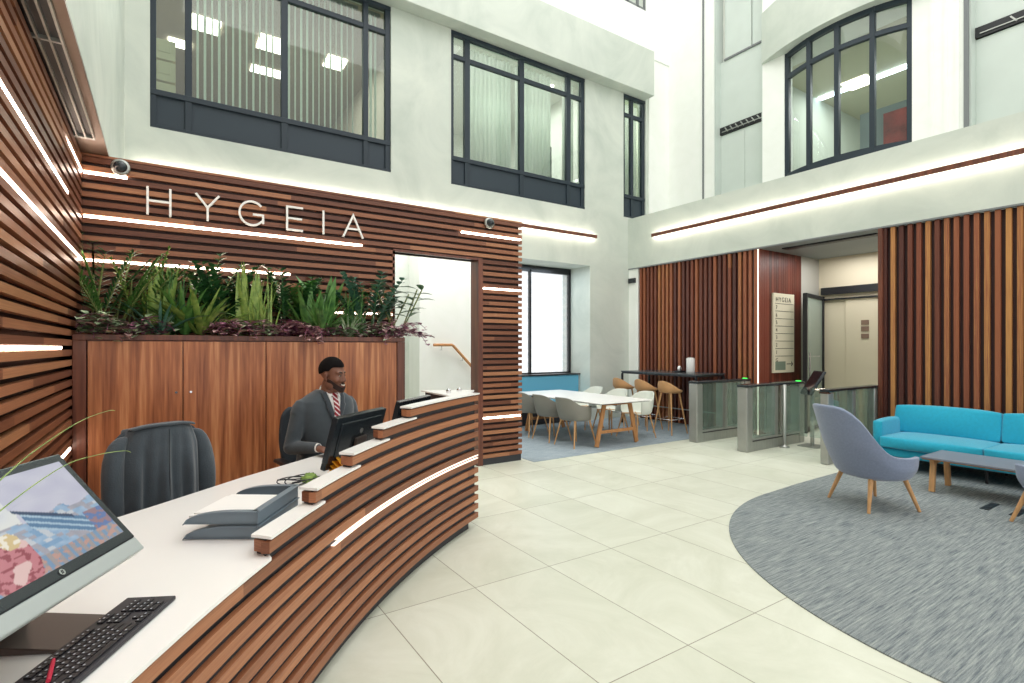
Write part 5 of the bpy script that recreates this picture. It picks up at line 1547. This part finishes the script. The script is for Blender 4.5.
mb = MB(); mb.tube([hp(-.030+.060*k/10, -.104+.014*((k-5)/5)**2, -.046-.012*((k-5)/5)**2) for k in range(11)], [.002,.003,.004,.0045,.0045,.004,.0045,.0045,.004,.003,.002], 8); build('moustache', mb, ei, bo)
# jacket
jb = MB(); torso(jb, .0, .52, 1.27)
for i, s in enumerate((-1, 1)):
    jb.cap(SH[i]+Vector((-s*.02,0,-.002)), SH[i]+Vector((s*.028,0,-.05)), .062, .066)
    jb.cap(SH[i]+Vector((s*.012,0,-.02)), EL[i], .066, .056)
    d = (WR[i]-EL[i]).normalized()
    jb.cap(EL[i], WR[i]-d*.005, .056, .041)
    # sleeve creases
    for k in range(4):
        q = SH[i].lerp(EL[i], .45+.16*k); jb.ell(q+Vector((s*.006,-.004,0)), (.062,.062,.010), (20*(-1)**k, 12*s, 0), 16, 8)
    for k in range(2):
        q = EL[i].lerp(WR[i], .15+.2*k); jb.ell(q, (.054,.012,.052), (0,0,30*s), 16, 8)
jk_ = build('suit_jacket', jb, M['suit'], man, label='charcoal grey suit jacket'); remesh(jk_, .008, 5, .5)
# shirt front
def patch(zs_, xl, xr, off, n=10):
    rows = []
    for z in zs_:
        a, b = xl(z), xr(z); rows.append([front(a+(b-a)*k/n, z, off) for k in range(n+1)])
    mb = MB(); mb.grid(rows); return mb
V0, V1 = .93+UP, 1.195+UP
vw = lambda z: .004+.062*((z-V0)/(V1-V0))**1.05
zz = [V0+(V1-V0)*i/14 for i in range(15)]
build('shirt_front', patch(zz, lambda z: -vw(z), lambda z: vw(z), .009), mat('white shirt cotton', (238,238,236), .7), man, solid=.003, off=0)
# tie with slanting stripes
def tie_mat():
    m, nt, b = newmat('striped tie'); N = nt.nodes; L = nt.links
    tc = N.new('ShaderNodeTexCoord'); mp = N.new('ShaderNodeMapping'); mp.inputs['Rotation'].default_value = (0, R_(-42), 0); mp.inputs['Scale'].default_value = (1,1,1)
    L.new(tc.outputs['Object'], mp.inputs[0]); sp = N.new('ShaderNodeSeparateXYZ'); L.new(mp.outputs[0], sp.inputs[0])
    a = N.new('ShaderNodeMath'); a.operation = 'MULTIPLY'; a.inputs[1].default_value = 34; L.new(sp.outputs[2], a.inputs[0])
    f = N.new('ShaderNodeMath'); f.operation = 'FRACT'; L.new(a.outputs[0], f.inputs[0])
    g = N.new('ShaderNodeMath'); g.operation = 'LESS_THAN'; g.inputs[1].default_value = .36; L.new(f.outputs[0], g.inputs[0])
    mx = N.new('ShaderNodeMix'); mx.data_type = 'RGBA'; L.new(g.outputs[0], mx.inputs['Factor']); mx.inputs['A'].default_value = lin((146,28,44)); mx.inputs['B'].default_value = lin((236,222,222))
    L.new(mx.outputs['Result'], b.inputs['Base Color']); b.inputs['Roughness'].default_value = .5
    return m
tw = lambda z: .028-.010*((z-V0)/(V1-V0))
tm = tie_mat()
tie = build('tie', patch([V0-.04+(1.160+UP-V0+.04)*i/10 for i in range(11)], lambda z: -tw(z), lambda z: tw(z), .017, 6), tm, man, solid=.006, off=0, label='red tie with pale slanting stripes')
mb = MB(); c = front(0, 1.172+UP, .018); mb.loft([[(c.x+sx*w, c.y+sy*.009, c.z+dz) for sx, sy in ((-1,-1),(1,-1),(1,1),(-1,1))] for dz, w in ((-.018,.015),(.0,.022),(.016,.023))], smooth=False); build('knot', mb, tm, tie, bevel=.004)
# lapels
for s in (-1, 1):
    rows = []
    for i in range(17):
        v = i/16; z = V0-.015+(1.200+UP-V0+.015)*v; x0 = s*(vw(max(V0, z))-.002)
        w = .012+.062*v if v < .72 else (.012+.062*.72)-.0*v
        if .68 < v < .76: w -= .018
        if v >= .76: w = .046-.012*(v-.76)/.24
        rows.append([front(x0+s*w*k/5, z, .014-.003*abs(k-2.5)/2.5) for k in range(6)])
    mb = MB(); mb.grid(rows); build('lapel', mb, mat('lapel cloth', (54,62,70), .85, sheen=.3), jk_, solid=.006, off=0)
mb = MB()
# collar: two folded points and a band
ring = []
for dz, g in ((0,0),(.030,-.006)):
    ring.append([(( .071+g)*math.cos(2*math.pi*k/28), -.038+(.068+g)*math.sin(2*math.pi*k/28)+dz*-.3, 1.198+UP+dz+.016*math.sin(2*math.pi*k/28)) for k in range(28)])
mb.loft(ring, caps=False); build('shirt_collar', mb, mat('white collar', (240,240,238), .7), man, solid=.005, off=0)
mb = MB()
for s in (-1, 1):
    a = Vector((s*.012, -.112, 1.206+UP)); b_ = Vector((s*.060, -.080, 1.230+UP)); c = front(s*.048, 1.150+UP, .018); d = front(s*.016, 1.174+UP, .020)
    mb.add([a, b_, c, d], [(0,1,2,3)])
build('collar_point', mb, mat('white collar leaf', (242,242,240), .7), man, solid=.004, off=0)
for i, s in enumerate((-1, 1)):
    d = (WR[i]-EL[i]).normalized(); mb = MB(); mb.tube([WR[i]-d*.01, WR[i]+d*.02], .034, 18); build('shirt_cuff', mb, mat('white cuff', (240,240,238), .7), man)
# his chair
office_chair('charcoal office chair under the seated man', (MP.x+.0, MP.y+.04, 0), R_(8), .50, 1.10, .27)
# ---------------------------------------------------------------- planting
def leafmat(name, c1, c2, rough=.4, sc=14):
    m = mat(name, c1, rough, col2=c2, vscale=sc, coat=.15); return m
G1 = leafmat('mid green leaf', (110,160,80), (50,100,50)); G2 = leafmat('dark glossy leaf', (70,124,72), (30,72,48), .28); G3 = leafmat('yellow green leaf', (166,190,98), (94,136,62))
G4 = leafmat('blue green leaf', (94,142,120), (40,84,70), .3); PU = leafmat('purple leaf', (168,104,134), (96,60,80), sc=30); PK = leafmat('pink edged leaf', (236,200,196), (140,100,110), sc=40); ST = leafmat('stem', (130,140,80), (84,100,50))
SG = leafmat('silver green leaf', (196,212,180), (88,126,80))
def blade(mb, base, d, L, w, droop, n=9, fold=.25, twist=0, rnd=random, pointy=1.6, wbase=.35):
    """strap leaf starting at base along unit d, drooping with length"""
    p = Vector(base); d = Vector(d).normalized(); step = L/n; rows = []
    side0 = d.cross(Vector((0,0,1)))
    if side0.length < .05: side0 = Vector((1,0,0))
    side0.normalize()
    for i in range(n+1):
        t = i/n; ww = w*(wbase+(1-wbase)*math.sin(math.pi*min(1, t*1.25+.12)/1.0*.5))*(1-t**(pointy*2))+.0006
        s = side0.copy(); s.rotate(Matrix.Rotation(twist*t, 3, d) if twist else Matrix.Identity(3))
        nrm = s.cross(d).normalized()
        rows.append([p-s*ww/2+nrm*ww*fold, p.copy(), p+s*ww/2+nrm*ww*fold])
        p = p+d*step; d = (d+Vector((0,0,-droop*step*(.4+1.6*t)))).normalized()
    mb.grid(rows); return p
def oval(mb, base, d, up, L, w, curl=.15):
    d = Vector(d).normalized(); s = d.cross(Vector(up)); 
    if s.length < .05: s = d.cross(Vector((1,0,0)))
    s.normalize(); n = s.cross(d).normalized(); rows = []
    for t, q in ((0,.08),(.2,.72),(.45,1),(.7,.82),(.9,.36),(1,.02)):
        c = Vector(base)+d*L*t-n*curl*L*t*t
        rows.append([c-s*w/2*q+n*w*.12*q, c, c+s*w/2*q+n*w*.12*q])
    mb.grid(rows)
ZS = 1.685
def plant(name, px, y, lab, group, fn, cat='plant', **k):
    x = xat(px, y); t = thing(name, lab, cat, (x, y, ZS), 0, group); fn(t, Vector((0,0,0)), random.Random(int(px*13+y*100)), **k)
    s = 1.42 if fn is not trailing else 1.35
    for c in t.children:
        for v in c.data.vertices:
            q = Vector((v.co.x*s, v.co.y*s*.9, v.co.z*s)); 
            q.x = max(q.x, -.585-x+.01*(q.z)); q.y = min(q.y, 6.12-y)
            v.co = q
    return t
def snake(t, o, rnd, n=9, h=.45, m=G3, w=.05):
    mb = MB()
    for i in range(int(n*1.5)):
        a = rnd.uniform(0, 6.28); r = rnd.uniform(.0, .07); tl = rnd.uniform(.02, .22)
        blade(mb, (r*math.cos(a), r*math.sin(a), 0), (tl*math.cos(a), tl*math.sin(a), 1), h*rnd.uniform(.6, 1.0), w*rnd.uniform(.8, 1.15), .15, 8, .22, rnd.uniform(-.9,.9), wbase=.7)
    build('foliage', mb, m, t, fix=False)
def rosette(t, o, rnd, n=26, L=.42, w=.035, m=G1, droop=3.2, spread=1.0, m2=None):
    mb = MB()
    for i in range(int(n*1.35)):
        a = i*2.4+rnd.uniform(-.3,.3); tl = rnd.uniform(.15, 1.3)*spread
        blade(mb, (.02*math.cos(a), .02*math.sin(a), .02), (tl*math.cos(a), tl*math.sin(a)*.75, 1), L*rnd.uniform(.65, 1.05), w*rnd.uniform(.8,1.2), droop*rnd.uniform(.5,1.2), 9, .2)
    build('foliage', mb, m, t, fix=False)
def grass(t, o, rnd, n=46, L=.5, m=G3):
    mb = MB()
    for i in range(n):
        a = rnd.uniform(0,6.28); tl = rnd.uniform(0,.45)
        blade(mb, (rnd.uniform(-.07,.07), rnd.uniform(-.05,.05), 0), (tl*math.cos(a), tl*math.sin(a), 1), L*rnd.uniform(.5,1.05), .012, rnd.uniform(.2,1.6), 8, .1)
    build('foliage', mb, m, t, fix=False)
def pinnate(t, o, rnd, n=5, L=.6, m=G1, ll=.13, lw=.02, pairs=14, lean=None, droop=1.2, stemm=ST):
    mb = MB(); ms = MB()
    for i in range(n):
        a = rnd.uniform(0,6.28) if lean is None else lean+rnd.uniform(-.6,.6); tl = rnd.uniform(.15,.7)
        p = Vector((.02*math.cos(a), .02*math.sin(a), 0)); d = Vector((tl*math.cos(a), tl*math.sin(a)*.6, 1)).normalized(); pts = [p.copy()]
        Lx = L*rnd.uniform(.65,1.05); N = pairs+5
        for k in range(N):
            p = p+d*Lx/N; d = (d+Vector((0,0,-droop*Lx/N*(.3+1.5*k/N)))).normalized(); pts.append(p.copy())
            if k > 4:
                f = 1-.5*(k-5)/(N-5); s = d.cross(Vector((0,0,1)))
                if s.length < .1: s = Vector((math.sin(a), -math.cos(a), 0))
                s.normalize()
                for q in (-1, 1): oval(mb, p, s*q+d*.75+Vector((0,0,.15)), (0,0,1), ll*f*rnd.uniform(.85,1.1), lw, .25)
        ms.tube(pts, [.006]*(len(pts)-3)+[.004,.003,.002], 6)
    build('foliage', mb, m, t, fix=False); build('stems', ms, stemm, t)
def zz(t, o, rnd, n=6, L=.42, m=G2): pinnate(t, o, rnd, n+3, L, m, .10, .046, 9, None, .9, G2)
def broad(t, o, rnd, n=12, L=.38, w=.09, m=G1, droop=1.4):
    mb = MB()
    for i in range(n):
        a = i*2.4; tl = rnd.uniform(.1,.8)
        blade(mb, (.02*math.cos(a), .02*math.sin(a), .0), (tl*math.cos(a), tl*math.sin(a)*.7, 1), L*rnd.uniform(.6,1.05), w*rnd.uniform(.75,1.1), droop, 9, .16, rnd.uniform(-.5,.5), wbase=.2)
    build('foliage', mb, m, t, fix=False)
def rubber(t, o, rnd, n=3, L=.5, m=G2):
    mb = MB(); ms = MB()
    for i in range(n):
        a = rnd.uniform(0,6.28); d = Vector((.5*math.cos(a), .2*math.sin(a), 1)).normalized(); p = Vector((0,0,0)); pts = [p.copy()]
        for k in range(9):
            p = p+d*L/9; pts.append(p.copy())
            if k > 2:
                b = k*2.4+i
                oval(mb, p, Vector((math.cos(b), math.sin(b)*.6, .35)), (0,0,1), .15, .06, .3)
        ms.tube(pts, .006, 6)
    build('foliage', mb, m, t, fix=False); build('stems', ms, ST, t)
def trailing(t, o, rnd, n=26, spread=.16, m=PU, m2=SG, over=.10):
    mbs = [MB(), MB()]; ms = MB()
    for i in range(int(n*.7)):
        a = rnd.uniform(0, 2*math.pi)
        front_ = math.sin(a) < -.2
        p = Vector((rnd.uniform(-.06,.06), rnd.uniform(-.03,.03), .02)); d = Vector((math.cos(a)*.9, math.sin(a)*.6, rnd.uniform(.6,2.2))).normalized(); pts = [p.copy()]
        L = spread*rnd.uniform(.8,1.9); K = 9
        for k in range(K):
            p = p+d*L/K; d = (d+Vector((0,-.03 if front_ else 0,-.30))).normalized()
            if p.z < .03 and p.y > -.10: p.z = .03; d.z = max(d.z, 0)
            pts.append(p.copy())
            for q in range(1):
                b = rnd.uniform(0,6.28)
                oval(mbs[rnd.random() < .6], p, Vector((math.cos(b), math.sin(b)-.3, rnd.uniform(-.1,.6))), (0,0,1), rnd.uniform(.05,.075), rnd.uniform(.036,.05), .2)
        ms.tube(pts, .0022, 5)
    build('foliage', mbs[0], m, t, fix=False); build('variegated_foliage', mbs[1], m2, t, fix=False, label='paler striped leaves'); build('stems', ms, PU, t)
g = 'planting in the trough on the cupboards'
plant('parlour_palm', 112, 5.84, 'tall feathery palm at the left end of the trough by the timber corner', g, pinnate, n=9, L=.62, m=G1, ll=.12, lw=.013, pairs=15)
plant('parlour_palm', 92, 5.92, 'dark feathery palm right in the timber corner, rising highest at the left', g, pinnate, n=5, L=.66, m=G2, ll=.12, lw=.014, pairs=14)
plant('trailing_plant', 97, 5.64, 'pink and silver trailing plant at the left end of the trough', g, trailing, m=PK, m2=SG, n=34, spread=.17)
plant('trailing_plant', 135, 5.62, 'small purple trailing plant in front of the feathery palm', g, trailing, m=PU, m2=SG, n=20, spread=.14)
plant('snake_plant', 158, 5.85, 'upright broad yellow green snake plant left of the spiky rosette', g, snake, n=10, h=.50, w=.055, m=G3)
plant('croton', 143, 5.92, 'slender brownish stemmed plant with narrow leaves rising behind the snake plant', g, pinnate, n=4, L=.62, m=G3, ll=.09, lw=.014, pairs=10)
plant('dracaena', 185, 5.75, 'large green rosette with arching strap leaves in the left half of the trough', g, rosette, n=34, L=.40, w=.036, m=G1)
plant('dracaena', 160, 5.66, 'low dark rosette with long leaves spreading over the trough edge', g, rosette, n=20, L=.34, w=.022, m=G4, spread=1.8)
plant('philodendron', 205, 5.90, 'dark arching plant leaning right behind the large rosette', g, pinnate, n=6, L=.62, m=G2, ll=.11, lw=.034, pairs=9, lean=.4, droop=1.6)
plant('zz_plant', 222, 5.86, 'glossy dark plant with paired oval leaves left of the tall snake plant', g, zz, n=7, L=.50)
plant('trailing_plant', 228, 5.62, 'reddish purple trailing plant in front of the tall snake plant', g, trailing, m=PU, m2=PK, n=30, spread=.15)
plant('snake_plant', 250, 5.82, 'tallest upright snake plant near the middle of the trough', g, snake, n=13, h=.56, w=.042, m=G3)
plant('tufted_grass', 262, 5.74, 'tuft of thin yellow green blades right of the tall snake plant', g, grass, n=46, L=.46)
plant('zz_plant', 287, 5.86, 'glossy dark plant with round leaves in the middle of the trough', g, zz, n=8, L=.52, m=G2)
plant('trailing_plant', 287, 5.60, 'deep purple trailing plant spilling over the middle of the trough', g, trailing, m=PU, m2=PK, n=34, spread=.17)
plant('birds_nest_fern', 325, 5.82, 'broad leaved bright green fern standing right of the glossy middle plant', g, broad, n=15, L=.52, w=.085, m=G1)
plant('dracaena', 322, 5.68, 'spiky dark green rosette below the broad leaved fern', g, rosette, n=40, L=.38, w=.02, m=G1, spread=.9)
plant('spider_plant', 348, 5.66, 'small pale striped rosette low at the front of the trough', g, rosette, n=18, L=.24, w=.018, m=SG, spread=1.4)
plant('tufted_grass', 352, 5.84, 'thin straight green blades left of the right hand glossy plants', g, grass, n=30, L=.42, m=G1)
plant('zz_plant', 368, 5.82, 'blue green glossy plant near the right end of the trough', g, zz, n=8, L=.52, m=G4)
plant('rubber_plant', 387, 5.84, 'dark broad leaved plant at the right end in front of the doorway edge', g, rubber, n=4, L=.42)
plant('trailing_plant', 330, 5.60, 'small purple green trailing plant below the spiky dark rosette', g, trailing, m=PU, m2=SG, n=18, spread=.13)
plant('trailing_plant', 378, 5.62, 'purple trailing plant in front of the blue green glossy plant', g, trailing, m=PU, m2=SG, n=26, spread=.15)
plant('trailing_plant', 397, 5.64, 'purple trailing plant hanging over the right end of the trough', g, trailing, m=PU, m2=PK, n=34, spread=.19)
plant('parlour_palm', 128, 5.93, 'feathery palm between the snake plant and the left corner, at the back', g, pinnate, n=8, L=.56, m=G1, ll=.13, lw=.016, pairs=14)
plant('dracaena', 200, 5.72, 'second bright rosette with broad arching leaves at the front left of centre', g, rosette, n=24, L=.42, w=.04, m=G3, spread=1.4, droop=2.2)
plant('philodendron', 232, 5.94, 'dark leafy plant rising against the light line left of the tallest snake plant', g, pinnate, n=8, L=.54, m=G2, ll=.12, lw=.04, pairs=8, droop=1.4)
plant('philodendron', 300, 5.92, 'mid green leafy plant filling the gap right of centre at the back', g, pinnate, n=9, L=.52, m=G1, ll=.12, lw=.045, pairs=8, droop=1.2)
plant('birds_nest_fern', 308, 5.74, 'broad leaved plant with soft green leaves between the glossy plant and the bright fern', g, broad, n=14, L=.40, w=.06, m=G1)
plant('tufted_grass', 172, 5.90, 'fine upright blades behind the large green rosette', g, grass, n=50, L=.5, m=G1)
plant('trailing_plant', 112, 5.60, 'silver and pink leaved trailer under the feathery palm', g, trailing, m=PK, m2=SG, n=26, spread=.15)
plant('trailing_plant', 258, 5.60, 'pinkish trailing plant at the foot of the yellow green grass tuft', g, trailing, m=PK, m2=SG, n=24, spread=.15)
plant('trailing_plant', 308, 5.60, 'dark purple trailer below the soft green broad leaved plant', g, trailing, m=PU, m2=PK, n=24, spread=.15)
plant('rubber_plant', 398, 5.78, 'glossy plant whose two large leaves reach out in front of the white doorway', g, rubber, n=5, L=.46)
# grass plant on the near left of the desk, only its blades reach into view
t = thing('tufted_grass', 'long thin yellow green grass blades arching in from the left edge over the near screen', 'plant', (-.50, 1.12, .79))
mb = MB()
for pts0 in ([(-.50,1.15,.90),(-.36,1.25,1.24),(-.283,1.508,1.322),(-.262,1.734,1.345),(-.200,1.95,1.385),(-.147,2.137,1.394),(-.13,2.18,1.388)],
             [(-.50,1.15,.90),(-.38,1.25,1.16),(-.30,1.55,1.24),(-.231,1.893,1.27),(-.166,2.03,1.272),(-.104,2.109,1.265),(-.085,2.12,1.255)],
             [(-.52,1.15,.90),(-.46,1.3,1.2),(-.40,1.5,1.30),(-.37,1.62,1.33)]):
    P = [Vector(p) for p in pts0]; pts = []
    for k in range(len(P)-1):
        a, b, c, d = P[max(k-1,0)], P[k], P[k+1], P[min(k+2,len(P)-1)]
        for q in range(6):
            u = q/6; pts.append(.5*((2*b)+(c-a)*u+(2*a-5*b+4*c-d)*u*u+(3*b-a-3*c+d)*u**3))
    mb.tube(pts, [.0022*(1-.7*i/len(pts)) for i in range(len(pts))], 6)
build('blades', mb, G3, t, world=True)
mb = MB(); mb.lathe([(0,0),(.05,0),(.065,.12),(.06,.125),(.055,.11),(0,.11)], (-.50,1.12,.791), 24); build('pot', mb, M['white_top'], t, world=True)
# ---------------------------------------------------------------- light and camera
w = bpy.data.worlds.new('sky'); scene.world = w; w.use_nodes = True
bg = w.node_tree.nodes['Background']; bg.inputs[0].default_value = (1.0, .985, .95, 1); bg.inputs[1].default_value = 1.0
def area(name, loc, rot, sx, sy, e, col=(1,1,1)):
    l = bpy.data.lights.new(name, 'AREA'); l.shape = 'RECTANGLE'; l.size = sx; l.size_y = sy; l.energy = e; l.color = col
    o = bpy.data.objects.new(name, l); link(o); o.location = loc; o.rotation_euler = rot; return o
area('overhead_fill', (4.5, 3.0, 11.8), (0,0,0), 8, 9, 260, (1,.99,.96))  # unseen soft area lamp, added overhead to shape the light
cam = bpy.data.cameras.new('camera'); co = bpy.data.objects.new('camera', cam); link(co)
co.location = (0, 0, H); co.rotation_euler = (R_(90), 0, -math.atan2(.5525, .8335))
cam.sensor_width = 36; cam.lens = 36*FPX/1024; cam.shift_y = 5.5/1024; cam.clip_start = .02; cam.clip_end = 100
scene.camera = co
vs = scene.view_settings
scene.display_settings.display_device = 'sRGB'
vs.view_transform = 'Standard'; vs.look = 'None'; vs.gamma = 1; vs.exposure = 0.50; vs.use_curve_mapping = False
scene.cycles.max_bounces = 10; scene.cycles.transparent_max_bounces = 24; scene.cycles.diffuse_bounces = 5; scene.cycles.glossy_bounces = 4
scene.cycles.sample_clamp_indirect = 6
